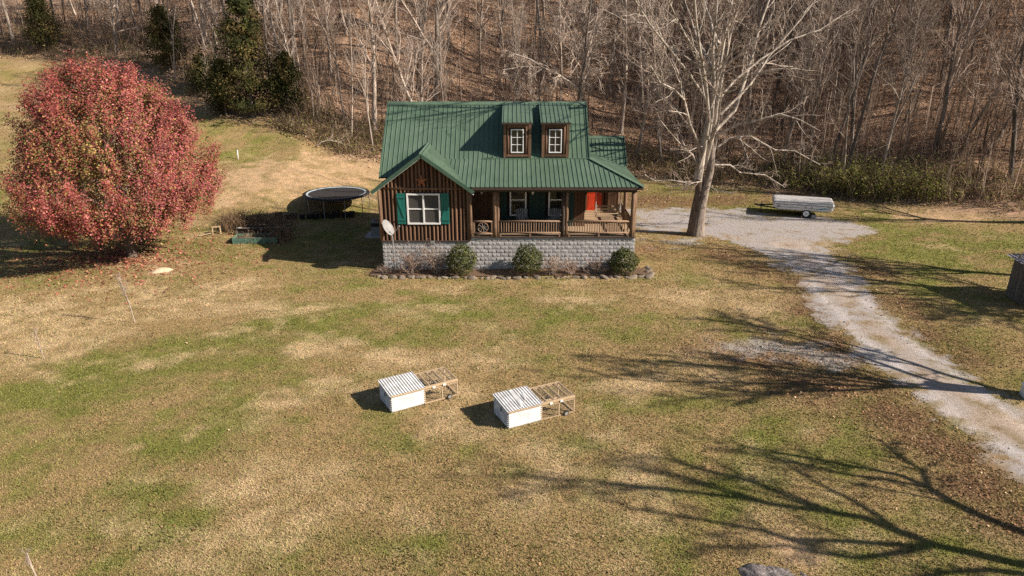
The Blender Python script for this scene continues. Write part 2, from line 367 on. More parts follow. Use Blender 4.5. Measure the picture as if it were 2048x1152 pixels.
def ground_mat(name):
    m, nt, b = nodes(name)
    a = N(nt, 'ShaderNodeAttribute', attribute_name='Col'); co = coord(nt)
    f1 = noise(nt, co, 2.6, 6, .7); f2 = noise(nt, co, 13, 4, .7); f3 = noise(nt, co, 45, 2, .6)
    c = mix(nt, a.outputs['Color'], ramp(nt, f1, [(.3, (.66, .72, .64)), (.5, (1, 1, 1)), (.72, (1.36, 1.27, 1.2))]), .9, 'MULTIPLY')
    c = mix(nt, c, ramp(nt, f2, [(.28, (.58, .62, .55)), (.5, (1, 1, 1)), (.72, (1.36, 1.3, 1.28))]), .9, 'MULTIPLY')
    c = mix(nt, c, ramp(nt, f3, [(.3, (.7, .72, .68)), (.7, (1.28, 1.26, 1.24))]), .8, 'MULTIPLY')
    nt.links.new(c, b.inputs['Base Color']); b.inputs['Roughness'].default_value = .95; b.inputs['Specular IOR Level'].default_value = .1
    ad = N(nt, 'ShaderNodeMath', operation='ADD'); nt.links.new(f2, ad.inputs[0]); nt.links.new(f3, ad.inputs[1])
    bump(nt, b, ad.outputs[0], .7, .07)
    return m
M['ground'] = ground_mat('lawn_and_forest_floor')
ground = link('ground', np_mesh('ground', V, F, M['ground'], True, soil(GX, GY).reshape(-1, 3)))
tag(ground, 'patchy tan and green winter lawn rising to leaf covered hillside', 'ground', kind='structure')

# gravel driveway: a sheet of its own on the ground, with a ragged edge
def poly_dist(P, X, Y):
    """signed distance to the outline, positive inside"""
    ins = np.zeros(X.shape, bool); dm = np.full(X.shape, 1e9); n = len(P)
    for k in range(n):
        x0, y0 = P[k]; x1, y1 = P[(k + 1) % n]
        cnd = ((y0 > Y) != (y1 > Y)) & (X < (x1 - x0) * (Y - y0) / (y1 - y0 + 1e-12) + x0); ins ^= cnd
        dx, dy = x1 - x0, y1 - y0; t = np.clip(((X - x0) * dx + (Y - y0) * dy) / (dx * dx + dy * dy), 0, 1)
        dm = np.minimum(dm, np.hypot(X - x0 - t * dx, Y - y0 - t * dy))
    return np.where(ins, dm, -dm)
dx_ = np.arange(6.8, 23.4, .09); dy_ = np.arange(6, 47, .09)
DX, DY = np.meshgrid(dx_, dy_)
SD = poly_dist(DRIVE, DX, DY)
rag = (fbm(DX * .7, DY * .7, 71, 3) - .5) * 1.7 + (fbm(DX * 3, DY * 3, 77, 2) - .5) * .9
KEEP = (SD + rag) > 0.05
tn = fbm(DX * .45, DY * .45, 91, 4) - .5; tn2 = fbm(DX * 2, DY * 2, 93, 3) - .5
grv = np.array([.37, .342, .33]); tan_ = np.array([.46, .325, .21]); lf = np.array([.19, .115, .065]); gr = np.array([.2, .17, .08])
dc = np.empty(DX.shape + (3,)); dc[:] = grv
# the bare clay wheel lane between the gravel runs, and leaves blown on to it
lane = np.clip(np.exp(-((DX - np.interp(DY, [9, 14, 18, 22, 27, 33, 36.5], [15.6, 15.2, 14.6, 14.4, 14.6, 15.2, 15.6])) / .75) ** 2) * 1.1 - .3 + tn * 2.2, 0, 1) * (DY < 38.5)
lane = np.maximum(lane, np.clip(1.3 * np.exp(-((DX - 15.6) / 1.5) ** 2 - ((DY - 36.6) / 1.3) ** 2) + tn * 1.4 - .2, 0, 1))
dc = dc * (1 - .5 * lane[..., None]) + tan_ * .5 * lane[..., None]
uc = DX - np.interp(DY, [9, 14, 18, 22, 27, 33, 36.5, 47], [15.3, 15.0, 14.5, 14.2, 14.4, 15.0, 15.4, 15.4]) + tn * .8; run = np.clip((38 - DY) / 3, 0, 1)
crown_ = (np.exp(-(uc / .28) ** 2) * np.clip(.15 + tn2 * 2.4 + tn * 1.5, 0, .7) * run)[..., None]; dc = dc * (1 - crown_) + np.array([.22, .165, .09]) * crown_
trk = (np.exp(-((np.abs(uc) - .78) / .24) ** 2) * run * .3)[..., None]; dc = dc * (1 + trk)
tn3 = fbm(DX * 9, DY * 9, 95, 2) - .5
lm = np.clip(tn2 * 2.2 + tn3 * 1.6 - .38 + .7 * np.exp(-np.maximum(SD, 0) / .5), 0, .85)[..., None]
dc = dc * (1 - lm) + lf * lm
eg = np.clip(1.25 * np.exp(-np.maximum(SD + rag, 0) / .55) - .12 + tn2 * 1.6, 0, 1)[..., None]; dc = dc * (1 - eg) + soil(DX, DY) * eg
Vd = np.stack([DX, DY, terr(DX, DY) + .010], -1).reshape(-1, 3)
mx, my = len(dx_), len(dy_)
i = (np.arange(my - 1)[:, None] * mx + np.arange(mx - 1)[None, :]).ravel()
K = KEEP.ravel(); ok = K[i] & K[i + 1] & K[i + mx] & K[i + mx + 1]
i = i[ok]; Fd = np.stack([i, i + 1, i + mx + 1, i + mx], 1)
used = np.unique(Fd); rem = np.zeros(len(Vd), int); rem[used] = np.arange(len(used))
def gravel_mat():
    m, nt, b = nodes('gravel'); a = N(nt, 'ShaderNodeAttribute', attribute_name='Col'); co = coord(nt)
    f2 = noise(nt, co, 9, 4, .75); f3 = noise(nt, co, 38, 3, .7)
    c = mix(nt, a.outputs['Color'], ramp(nt, f2, [(.28, (.62, .62, .62)), (.72, (1.28, 1.27, 1.25))]), .85, 'MULTIPLY')
    c = mix(nt, c, ramp(nt, f3, [(.3, (.6, .6, .62)), (.7, (1.35, 1.33, 1.3))]), .85, 'MULTIPLY')
    nt.links.new(c, b.inputs['Base Color']); b.inputs['Roughness'].default_value = .95; b.inputs['Specular IOR Level'].default_value = .15
    bump(nt, b, f3, .8, .05); return m
M['gravel'] = gravel_mat()
drv = link('gravel_driveway', np_mesh('gravel_driveway', Vd[used], rem[Fd], M['gravel'], True, dc.reshape(-1, 3)[used]))
tag(drv, 'pale grey gravel driveway curving from the house pad to the right edge', 'driveway', kind='structure')

def on_drive(x, y): return poly_dist(DRIVE, x, y) + (fbm(x * .7, y * .7, 71, 3) - .5) * 1.7 + (fbm(x * 3, y * 3, 77, 2) - .5) * .9 > .45

# ------------------------------------------------------------------ grass blades and fallen leaves on the lawn
rs = np.random.RandomState(7)
def scatter(n, y0, y1, power):
    """ground positions inside the wedge the photograph covers, denser towards the front"""
    u = rs.rand(n); Y = (y0 ** (1 - power) + u * (y1 ** (1 - power) - y0 ** (1 - power))) ** (1 / (1 - power))
    X = (rs.rand(n) * 2 - 1) * (Y * .83 + 5); return X, Y
HOUSE = (-6.5, 6.2, 31.6, 41.2)
X, Y = scatter(640000, 9.5, 58, 1.25)
okm = ~on_drive(X, Y) & ~((X > HOUSE[0]) & (X < HOUSE[1]) & (Y > HOUSE[2]) & (Y < HOUSE[3])) & (Y < forest_edge(X) - 1) & (rs.rand(len(X)) < .45 + .8 * fbm(X * .9, Y * .9, 13, 3) - .9 * blob(DIRT, X, Y, 0))
X, Y = X[okm], Y[okm]; n = len(X); Z = terr(X, Y)
dist = np.hypot(Y, 10); hgt = (.015 + .026 * rs.rand(n)) * (1 + dist / 70); wid = (.0035 + .0045 * rs.rand(n)) * (1 + dist / 11)
az = rs.rand(n) * 6.283; ln = rs.randn(n, 2) * .035
P = np.stack([X, Y, Z], 1); side = np.stack([np.cos(az), np.sin(az), 0 * az], 1) * wid[:, None]
V = np.empty((n, 3, 3)); V[:, 0] = P - side; V[:, 1] = P + side; V[:, 2] = P + np.stack([ln[:, 0], ln[:, 1], hgt], 1)
V[:, :2, 2] -= .004
fc = soil(X, Y); j = rs.rand(n, 1); fc = fc * (.82 + .5 * j); gsel = rs.rand(n) < .3
fc[gsel] = fc[gsel] * np.array([.78, .98, .68]); fc = np.clip(fc, .01, .8)
g = link('grass', np_mesh('grass', V.reshape(-1, 3), np.arange(3 * n).reshape(-1, 3), M['blade'], False, None, fc))
tag(g, 'short dry tan and green grass blades over the lawn', 'grass', kind='stuff')

def leaves(name, X, Y, size, label, tint, seed, lift=.012):
    r = np.random.RandomState(seed); n = len(X); Z = terr(X, Y) + lift
    a = r.rand(n) * 6.283; s = size * (.5 + r.rand(n))
    u = np.stack([np.cos(a), np.sin(a), r.randn(n) * .45], 1) * s[:, None]; v = np.stack([-np.sin(a), np.cos(a), r.randn(n) * .45], 1) * (s * (.45 + .4 * r.rand(n)))[:, None]
    P = np.stack([X, Y, Z + s * .25], 1); V = np.stack([P - u, P - v, P + u, P + v], 1).reshape(-1, 3)
    c = np.array(tint)[r.randint(0, len(tint), n)] * (.6 + .8 * r.rand(n, 1))
    o = link(name, np_mesh(name, V, np.arange(4 * n).reshape(-1, 4), M['litter'], False, None, c)); return tag(o, label, 'leaves', kind='stuff')
TAN = [(.30, .19, .10), (.22, .125, .065), (.38, .27, .16), (.17, .09, .05), (.28, .15, .08)]
X, Y = scatter(260000, 9.5, 54, .9)
b = blob(LEAF, X, Y, 0); keep = (rs.rand(len(X)) < np.clip(b * 1.25 - .2, 0, 1) * .5 + .016) & ~((X > HOUSE[0]) & (X < HOUSE[1]) & (Y > HOUSE[2]) & (Y < HOUSE[3])) & ~(on_drive(X, Y) & (rs.rand(len(X)) < .8)) & (Y < forest_edge(X) + 1)
X, Y = X[keep], Y[keep]
leaves('fallen_leaves', X, Y, (.018 + .0007 * Y), 'brown fallen leaves drifted along the driveway and over the lawn', TAN, 3)
n = 150000; X = (rs.rand(n) * 2 - 1) * 62; Y = 44 + rs.rand(n) * 48; keep = (Y > forest_edge(X) - 2.0) & (np.abs(X) < Y * .8)
X, Y = X[keep], Y[keep]
RUST = [(.35, .225, .15), (.28, .17, .11), (.48, .33, .22), (.34, .19, .105), (.21, .13, .09), (.56, .43, .31)]
leaves('leaf_litter', X, Y, .075, 'rust brown leaf litter covering the wooded hillside', RUST, 4, .02)
# maple's own fallen leaves
n = 5200; a = rs.rand(n) * 6.283; rr = np.abs(rs.randn(n)) * 4.2
X, Y = -20.6 + rr * np.cos(a), 34.2 + rr * .8 * np.sin(a)
leaves('maple_leaf_litter', X, Y, .06, 'red and tan leaves fallen beneath the red tree', [(.34, .12, .08), (.3, .2, .11), (.25, .08, .06)], 5)
# ------------------------------------------------------------------ house (local frame: x right, y back from the front wall, z up)
rng = random.Random(5)
HO = (0, 32.4, 0)
house = empty('log_house', HO, 0, 'brown log sided house with green metal roof, twin dormers and porch', 'house')
XL, XG, XM, XR = -6.4, -2.1, 3.7, 6.05          # left wall, gable wing's right wall, main body's right wall, porch's right end
FZ = 1.70                                       # porch floor

# foundation: mortar core, split-face blocks set proud of it
fnd = MB().box(XL, XG, .018, 8.6, -.3, 1.44).box(XG, XR, .018, 5.25, -.3, 1.64).box(XG, XM, 5.25, 8.6, -.3, 1.64).box(XM, XR, 5.25, 8.2, -.3, 1.64).build('foundation', M['mortar'], house)
def rock_face(seed):
    r = random.Random(seed); bm = bmesh.new(); nx_, nz_ = 6, 3; g = []
    for k in range(nz_ + 1):
        for q in range(nx_ + 1):
            edge = q in (0, nx_) or k in (0, nz_)
            g.append(bm.verts.new((.385 * q / nx_, (.0 if edge else -r.uniform(.006, .024)), .190 * k / nz_)))
    for k in range(nz_):
        for q in range(nx_):
            a = k * (nx_ + 1) + q; bm.faces.new([g[a], g[a + 1], g[a + nx_ + 2], g[a + nx_ + 1]])
    bot = [g[q] for q in range(nx_ + 1)]; top = [g[nz_ * (nx_ + 1) + q] for q in range(nx_ + 1)]
    for row in (bot, top):
        b2 = [bm.verts.new((v_.co.x, .05, v_.co.z)) for v_ in row]
        for q in range(nx_): bm.faces.new([row[q], row[q + 1], b2[q + 1], b2[q]])
    for q in (0, nx_):
        col = [g[k * (nx_ + 1) + q] for k in range(nz_ + 1)]; b2 = [bm.verts.new((v_.co.x, .05, v_.co.z)) for v_ in col]
        for k in range(nz_): bm.faces.new([col[k], col[k + 1], b2[k + 1], b2[k]])
    bmesh.ops.recalc_face_normals(bm, faces=bm.faces)
    me = bpy.data.meshes.new('block'); bm.to_mesh(me); bm.free(); me.materials.append(M['block']); return me
BLK = [rock_face(s) for s in range(6)]
for row in range(8):
    z0 = .04 + row * .2; x = XL + .005 - (.2 if row % 2 else 0)
    while x < XR - .02:
        x0, x1 = max(x, XL + .005), min(x + .385, XR)
        top = z0 + .185
        if x1 - x0 > .05 and not (row == 7 and x0 < XG) and not (x0 < XG and top > 1.46):
            link('block', BLK[rng.randrange(6)], fnd, (x0, .012, z0), ((x1 - x0) / .385, 1, 1))
        x += .4
sb = MB()
for row in range(8):
    y = .05 - (.2 if row % 2 else 0)
    while y < 5.2:
        y0, y1 = max(y, .05), min(y + .385, 5.22); e = rng.uniform(.012, .03)
        sb.box(XR - .02, XR + e, y0, y1, .04 + row * .2, .225 + row * .2); y += .4
tag(sb.build('side_block_wall', M['block'], fnd), kind='stuff')
MB().box(XL - .03, XG + .03, -.05, .08, 1.44, 1.50).build('sill_board', M['darkwood'], house)

# walls
RZ, GXC, GSL = 5.72, -4.25, .725               # gable ridge height, its x, its slope
def gable_top(x): return RZ - GSL * abs(x - GXC) - .06
gw = MB().prism([(XL, 1.46), (XG, 1.46), (XG, gable_top(XG)), (GXC, gable_top(GXC)), (XL, gable_top(XL))], .06, .2).build('gable_wall', M['wall'], house)
def half_log(n=7):
    b = MB(); vs = []; r = .5
    for z in (0, 1):
        for k in range(n + 1):
            a = math.pi * k / n; vs.append((r * math.cos(a), -r * math.sin(a), z))
    fs = [[k, k + 1, n + 2 + k, n + 1 + k] for k in range(n)] + [list(range(n + 1)), list(range(n + 1, 2 * n + 2))]
    return b.add(vs, fs).mesh('log_slab', M['log'], False)
HLOG = half_log()
def slab(parent, x, z0, z1, wd, yf=.07, dp=.075):
    return link('log_slab', HLOG, parent, (x, yf, z0), (wd, dp / .5, z1 - z0), (0, rng.uniform(-.006, .006), 0))
BANDZ = 4.08
WX0, WX1, WZ0, WZ1 = -5.09, -3.47, 2.32, 3.84
x = XL + .07; k = 0
while x < XG - .03:
    wd = rng.uniform(.10, .135)
    blocked = WX0 - .09 < x < WX1 + .09
    if blocked:
        slab(gw, x, 1.50, WZ0 - .05, wd); slab(gw, x, WZ1 + .06, BANDZ - .03, wd)
    else: slab(gw, x, 1.50, BANDZ - .03, wd)
    t = gable_top(x) - .02
    if t > BANDZ + .12: slab(gw, x + rng.uniform(-.02, .02), BANDZ + .05, t, wd * 1.05)
    x += rng.uniform(.175, .21); k += 1
MB().tube([(XL, .03, BANDZ), (GXC, .025, BANDZ - .01), (XG, .03, BANDZ)], [.05, .055, .05], 8).build('band_log', M['log'], gw, True)
for xx in (XL - .01, XG + .02):
    MB().tube([(xx, .05, 1.5), (xx + .01, .04, 2.9), (xx, .05, gable_top(xx) + .02)], [.085, .08, .075], 10).build('corner_log', M['post'], gw, True)

# main body and rear wing walls
def main_z(y): return 4.33 + .88 * (y - 1.54)
YR, YW = 5.30, 2.0                              # ridge and front wall of the main body
zt = main_z(YW) - .1
mw = MB()
mw.box(XG, XM, YW + .03, YW + .15, 1.6, zt)
body = [(YW + .03, 1.46), (2 * YR - YW, 1.46), (2 * YR - YW, zt), (YR, main_z(YR) - .12), (YW + .03, zt)]
def side_wall(b, poly, x0, x1):
    n = len(poly); b.add([(x0, y, z) for y, z in poly] + [(x1, y, z) for y, z in poly], [list(range(n)), list(range(2 * n - 1, n - 1, -1))] + [[i, i + n, (i + 1) % n + n, (i + 1) % n] for i in range(n)])
side_wall(mw, body, XM - .12, XM); side_wall(mw, body, XL, XL + .12)
mw.box(XL + .12, XM - .12, 2 * YR - YW - .12, 2 * YR - YW, 1.46, zt)
mw.box(XL, XL + .12, .2, YW + .03, 1.46, 4.1); mw.box(XG - .12, XG, .2, YW + .03, 1.46, 4.1)
main_wall = mw.build('main_wall', M['wall'], house)
YD = 5.2                                        # rear wing's front wall, with the red door
def wing_z(y): return 4.02 + .88 * (y - 4.55)
YWR = 6.45
ww = MB().box(XM, 4.12, YD + .03, YD + .15, 1.6, 4.3).box(5.10, XR, YD + .03, YD + .15, 1.6, 4.3).box(4.12, 5.10, YD + .03, YD + .15, 3.80, 4.3)
side_wall(ww, [(YD + .03, 1.6), (8.2, 1.6), (8.2, wing_z(2 * YWR - 8.2) - .1), (YWR, wing_z(YWR) - .1), (YD + .03, wing_z(YD) - .1)], XR - .12, XR)
wing_wall = ww.build('wing_wall', M['wall'], house)
BRD = MB().box(0, 1, -.02, .02, 0, 1)
BM_, GM_, = BRD.mesh('board', M['board']), BRD.mesh('board', M['greenboard'])
x = XG + .02
while x < XM - .02:
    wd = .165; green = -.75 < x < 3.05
    xw = min(wd - .012, XM - x)
    segs = [(1.62, zt - .04)]
    for a, b in ((-.14, .76), (1.84, 2.72)):
        if x + wd > a and x < b: segs = [(1.62, 2.24), (3.95, zt - .04)]
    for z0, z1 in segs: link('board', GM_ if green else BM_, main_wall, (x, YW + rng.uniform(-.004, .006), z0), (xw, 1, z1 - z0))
    x += wd
y = YW + .06
while y < YD - .05:                             # boards on the main body's right wall
    link('board', BM_, main_wall, (XM + .025, y, 1.62), (.15, 1, 3.0), (0, 0, math.pi / 2)); y += .165
x = XM + .02
while x < XR - .05:
    if not (4.03 < x + .15 and x < 5.16): link('board', BM_, wing_wall, (x, YD, 1.62), (.15, 1, 2.6))
    elif x < 5.1: link('board', BM_, wing_wall, (x, YD, 3.86), (.15, 1, .4))
    x += .165

# red door with frame
dr = MB().box(4.20, 5.04, YD + .02, YD + .06, FZ + .06, FZ + 2.05).build('door', M['red'], house)
fr = MB().box(4.12, 4.20, YD - .03, YD + .07, FZ, FZ + 2.13).box(5.04, 5.12, YD - .03, YD + .07, FZ, FZ + 2.13).box(4.20, 5.04, YD - .03, YD + .07, FZ + 2.05, FZ + 2.13)
fr.build('door_frame', M['board'], dr)
MB().box(4.1, 5.14, YD - .22, YD + .02, FZ + .0, FZ + .055).build('threshold', M['deck'], dr)
for (a, b, c, d) in ((4.28, 4.57, 1.05, 1.9), (4.67, 4.96, 1.05, 1.9), (4.28, 4.57, .2, .9), (4.67, 4.96, .2, .9)):
    MB().box(a, b, YD + .008, YD + .03, FZ + c, FZ + d).build('door_panel', M['red'], dr)
MB().tube([(4.96, YD + .02, FZ + 1.0), (4.96, YD - .05, FZ + 1.0)], [.03, .035], 10).build('handle', M['greymetal'], dr)

# windows: outer frame, sashes, panes
def window(name, x0, x1, z0, z1, yf, units=1, fw=.075, parent=house, glass='screen', split=True, depth=.09):
    wdw = MB()
    wdw.box(x0, x0 + fw, yf - depth, yf + .03, z0, z1).box(x1 - fw, x1, yf - depth, yf + .03, z0, z1)
    wdw.box(x0 + fw, x1 - fw, yf - depth, yf + .03, z0, z0 + fw).box(x0 + fw, x1 - fw, yf - depth, yf + .03, z1 - fw, z1)
    o = wdw.build(name, M['white'], parent)
    uw = (x1 - x0 - 2 * fw - (units - 1) * fw) / units
    for u in range(units):
        a = x0 + fw + u * (uw + fw)
        if u: MB().box(a - fw, a, yf - depth + .005, yf + .03, z0 + fw, z1 - fw).build('mullion', M['white'], o)
        zm = (z0 + z1) / 2
        if split: MB().box(a, a + uw, yf - depth + .03, yf + .02, zm - .025, zm + .025).build('meeting_rail', M['white'], o)
        for za, zb, yy in ((z0 + fw, zm - .025, .0), (zm + .025, z1 - fw, .012)):
            MB().box(a, a + uw, yf - .03 + yy, yf - .022 + yy, za, zb).build('pane', M[glass], o)
    return o
window('gable_window', WX0, WX1, WZ0, WZ1, .05, 2)
window('porch_window', -.12, .74, 2.27, 3.92, YW, 1, .075, glass='glass')
window('porch_window', 1.86, 2.70, 2.27, 3.92, YW, 1, .075, glass='glass')
for x0, flip in ((-5.56, 1), (-3.44, -1)):      # shutters: three planks, two battens, a diagonal brace
    sh = MB().box(x0, x0 + .40, -.012, .01, 2.36, 3.84).build('shutter', M['teal'], house)
    for k in range(3): MB().box(x0 + .004 + k * .135, x0 + .128 + k * .135, -.035, -.012, 2.34, 3.86).build('plank', M['teal'], sh)
    for z0 in (2.52, 3.62): MB().box(x0 - .005, x0 + .405, -.06, -.036, z0, z0 + .09).build('batten', M['teal'], sh)
    a, b = (x0 + .05, x0 + .35) if flip > 0 else (x0 + .35, x0 + .05)
    MB().beam((a, -.048, 3.6), (b, -.048, 2.63), .08, .022, (0, 1, 0)).build('brace', M['teal'], sh)

# ------------------------------------------------------------------ ribbed metal roofs
def roof_panels(parent, O, U, Vv, ulen, vlen, cuts=(), pw=.92, pitch=.218, ribh=.03, ribw=.032, name='roof_panel', thick=True):
    O, U, Vv = Vector(O), Vector(U).normalized(), Vector(Vv).normalized(); Nn = U.cross(Vv).normalized()
    if Nn.z < 0: Nn = -Nn
    n = max(1, round(ulen / pw)); w_ = ulen / n
    for k in range(n):
        prof = []; u = k * w_; end = (k + 1) * w_
        prof.append((u, 0)); ribs = round(w_ / pitch)
        for r in range(ribs):
            c = u + (r + .5) * w_ / ribs
            prof += [(c - ribw / 2, 0), (c - ribw / 4, ribh), (c + ribw / 4, ribh), (c + ribw / 2, 0)]
        prof.append((end - .002, 0))
        bm = bmesh.new(); rows = []
        for t in (0, vlen):
            rows.append([bm.verts.new(O + U * a + Vv * t + Nn * (b + (.002 if k % 2 else 0))) for a, b in prof])
        for q in range(len(prof) - 1): bm.faces.new([rows[0][q], rows[0][q + 1], rows[1][q + 1], rows[1][q]])
        for (p, nn) in cuts:
            bmesh.ops.bisect_plane(bm, geom=bm.verts[:] + bm.edges[:] + bm.faces[:], plane_co=Vector(p), plane_no=Vector(nn), clear_inner=True)
        if not bm.faces: bm.free(); continue
        bmesh.ops.recalc_face_normals(bm, faces=bm.faces)
        me = bpy.data.meshes.new(name); bm.to_mesh(me); bm.free(); me.materials.append(M['roof']); link(name, me, parent)

RX0, RX1 = -6.62, 3.95
y0 = 1.54; vl = math.hypot(YR - y0, main_z(YR) - y0 * 0 - main_z(y0))
main_roof = MB()
for sgn in (1, -1):                              # roof deck under the sheets
    ye = y0 if sgn > 0 else 2 * YR - y0
    main_roof.add([(RX0 + .03, ye, main_z(y0) - .05), (RX1 - .03, ye, main_z(y0) - .05), (RX1 - .03, YR, main_z(YR) - .05), (RX0 + .03, YR, main_z(YR) - .05)], [(0, 1, 2, 3)])
main_roof = main_roof.build('main_roof', M['darkwood'], house)
roof_panels(main_roof, (RX0, y0, main_z(y0)), (1, 0, 0), (0, YR - y0, main_z(YR) - main_z(y0)), RX1 - RX0, vl)
roof_panels(main_roof, (RX0, 2 * YR - y0, main_z(y0)), (1, 0, 0), (0, -(YR - y0), main_z(YR) - main_z(y0)), RX1 - RX0, vl)
zr = main_z(YR)
MB().add([(RX0 - .02, YR - .17, zr - .105), (RX1 + .02, YR - .17, zr - .105), (RX1 + .02, YR, zr + .05), (RX0 - .02, YR, zr + .05), (RX1 + .02, YR + .17, zr - .105), (RX0 - .02, YR + .17, zr - .105)], [(0, 1, 2, 3), (3, 2, 4, 5)]).build('ridge_cap', M['roof'], main_roof)
for xx in (RX0, RX1):
    for sgn in (1, -1):
        MB().beam((xx, YR + sgn * (y0 - YR) - sgn * .02, main_z(y0) - .03), (xx, YR, zr - .02), .05, .15).build('rake_trim', M['trim_green'], main_roof)

# gable roof over the front wing
GY0 = -.42
main_pl = ((0, 1.54, 4.33 + .02), Vector((0, -.88, 1)).normalized())
porch_s = .307
def porch_z(y): return 5.10 - porch_s * (2.4 - y)
porch_pl = ((0, 2.4, 5.10 + .01), Vector((0, -porch_s, 1)).normalized())
gable_roof = MB()
GH = 2.40
for s in (-1, 1):
    gable_roof.add([(GXC + s * (GH - .04), GY0 + .04, RZ - GSL * GH - .06), (GXC, GY0 + .04, RZ - .06), (GXC, 2.9, RZ - .06), (GXC + s * (GH - .04), 1.2, RZ - GSL * GH - .06)], [(0, 1, 2, 3)])
gable_roof = gable_roof.build('gable_roof', M['darkwood'], house)
for s in (-1, 1):
    cuts = [main_pl] + ([porch_pl] if s > 0 else [])
    roof_panels(gable_roof, (GXC + s * GH, GY0, RZ - GSL * GH), (0, 1, 0), (-s * GH, 0, GSL * GH), 3.68, GH * math.hypot(1, GSL), cuts)
    a = (GXC + s * (GH + .03), GY0 - .02, RZ - GSL * (GH + .03)); b = (GXC, GY0 - .02, RZ)
    MB().beam(a, b, .045, .17).build('rake_trim', M['trim_green'], gable_roof)
    MB().beam((a[0], GY0 + .02, a[2] - .10), (b[0], GY0 + .02, b[2] - .10), .03, .03).build('rake_edge', M['white'], gable_roof)
    nrm = Vector((s * GSL, 0, 1)).normalized() * .035
    MB().beam((GXC + s * .02, GY0, RZ + .03), (GXC + s * .02, 3.15, RZ + .03), .26, .012, (s * GSL, 0, 1)).build('ridge_cap', M['roof'], gable_roof)
# valley flashing between gable and porch roofs
xv = lambda y: GXC + (RZ - porch_z(y)) / GSL
MB().beam((xv(2.35), 2.35, porch_z(2.35) + .03), (xv(-.38), -.38, porch_z(-.38) + .03), .10, .012, (0, -.3, 1)).build('valley_flashing', M['roof'], gable_roof)

# porch roof: front slope, hip, right-hand slope
EX, EY = 6.22, -.42
hipA, hipB = Vector((3.95, 2.4, 5.10)), Vector((EX, EY, porch_z(EY)))
hd = hipB - hipA; hip_n = Vector((hd.y, -hd.x, 0)).normalized()      # points left/front
if hip_n.x > 0: hip_n = -hip_n
gpl = ((GXC, 0, RZ + .01), Vector((GSL, 0, 1)).normalized())
side_s = (5.10 - porch_z(EY)) / (EX - 3.95)
wing_pl = ((0, 4.55, 4.02), Vector((0, -.88, 1)).normalized())
side_pl = ((3.95, 0, 5.10 + .01), Vector((side_s, 0, 1)).normalized())
porch_roof = MB()
porch_roof.add([(-2.0, EY + .05, porch_z(EY) - .06), (EX - .05, EY + .05, porch_z(EY) - .06), (3.95, 2.4, 5.04), (-2.0, 2.4, 5.04)], [(0, 1, 2, 3)])
porch_roof.add([(EX - .05, EY + .05, porch_z(EY) - .06), (EX - .05, 4.95, porch_z(EY) - .06), (3.95, 5.7, 5.04), (3.95, 2.4, 5.04)], [(0, 1, 2, 3)])
porch_roof = porch_roof.build('porch_roof', M['darkwood'], house)
roof_panels(porch_roof, (-3.6, EY, porch_z(EY)), (1, 0, 0), (0, 2.4 - EY, 5.10 - porch_z(EY)), EX + 3.6, math.hypot(2.4 - EY, 5.10 - porch_z(EY)), [gpl, (hipA, hip_n)])
roof_panels(porch_roof, (EX, EY, porch_z(EY)), (0, 1, 0), (3.95 - EX, 0, 5.10 - porch_z(EY)), 6.3, math.hypot(3.95 - EX, 5.10 - porch_z(EY)), [wing_pl, (hipA, -hip_n)])
MB().beam(hipA + Vector((0, 0, .05)), hipB + Vector((.02, -.03, .04)), .22, .02).build('hip_cap', M['roof'], porch_roof)
MB().box(-1.5, 3.97, 2.36, 2.42, 5.085, 5.15).build('transition_flashing', M['roof'], porch_roof)
MB().box(-1.9, EX, EY - .005, EY + .035, porch_z(EY) - .14, porch_z(EY) - .012).build('fascia', M['darkwood'], porch_roof)
MB().box(EX - .035, EX + .005, EY + .036, 4.75, porch_z(EY) - .14, porch_z(EY) - .012).build('fascia', M['darkwood'], porch_roof)

# rear wing roof
wing_roof = MB()
for sgn in (1, -1):
    ye = YWR + sgn * (4.5 - YWR)
    wing_roof.add([(XM + .02, ye, wing_z(4.5) - .05), (6.2, ye, wing_z(4.5) - .05), (6.2, YWR, wing_z(YWR) - .05), (XM + .02, YWR, wing_z(YWR) - .05)], [(0, 1, 2, 3)])
wing_roof = wing_roof.build('wing_roof', M['darkwood'], house)
vl = math.hypot(YWR - 4.5, .88 * (YWR - 4.5))
for sgn in (1, -1):
    roof_panels(wing_roof, (XM + .02, YWR + sgn * (4.5 - YWR), wing_z(4.5)), (1, 0, 0), (0, sgn * (YWR - 4.5), .88 * (YWR - 4.5)), 6.26 - XM - .02, vl, [side_pl] if sgn > 0 else [])
zw = wing_z(YWR)
MB().add([(XM + .02, YWR - .15, zw - .09), (6.28, YWR - .15, zw - .09), (6.28, YWR, zw + .05), (XM + .02, YWR, zw + .05), (6.28, YWR + .15, zw - .09), (XM + .02, YWR + .15, zw - .09)], [(0, 1, 2, 3), (3, 2, 4, 5)]).build('ridge_cap', M['roof'], wing_roof)
for sgn in (1, -1):
    MB().beam((6.27, YWR + sgn * (4.9 - YWR), wing_z(4.9) - .03), (6.27, YWR, zw - .02), .04, .14).build('rake_trim', M['trim_green'], wing_roof)

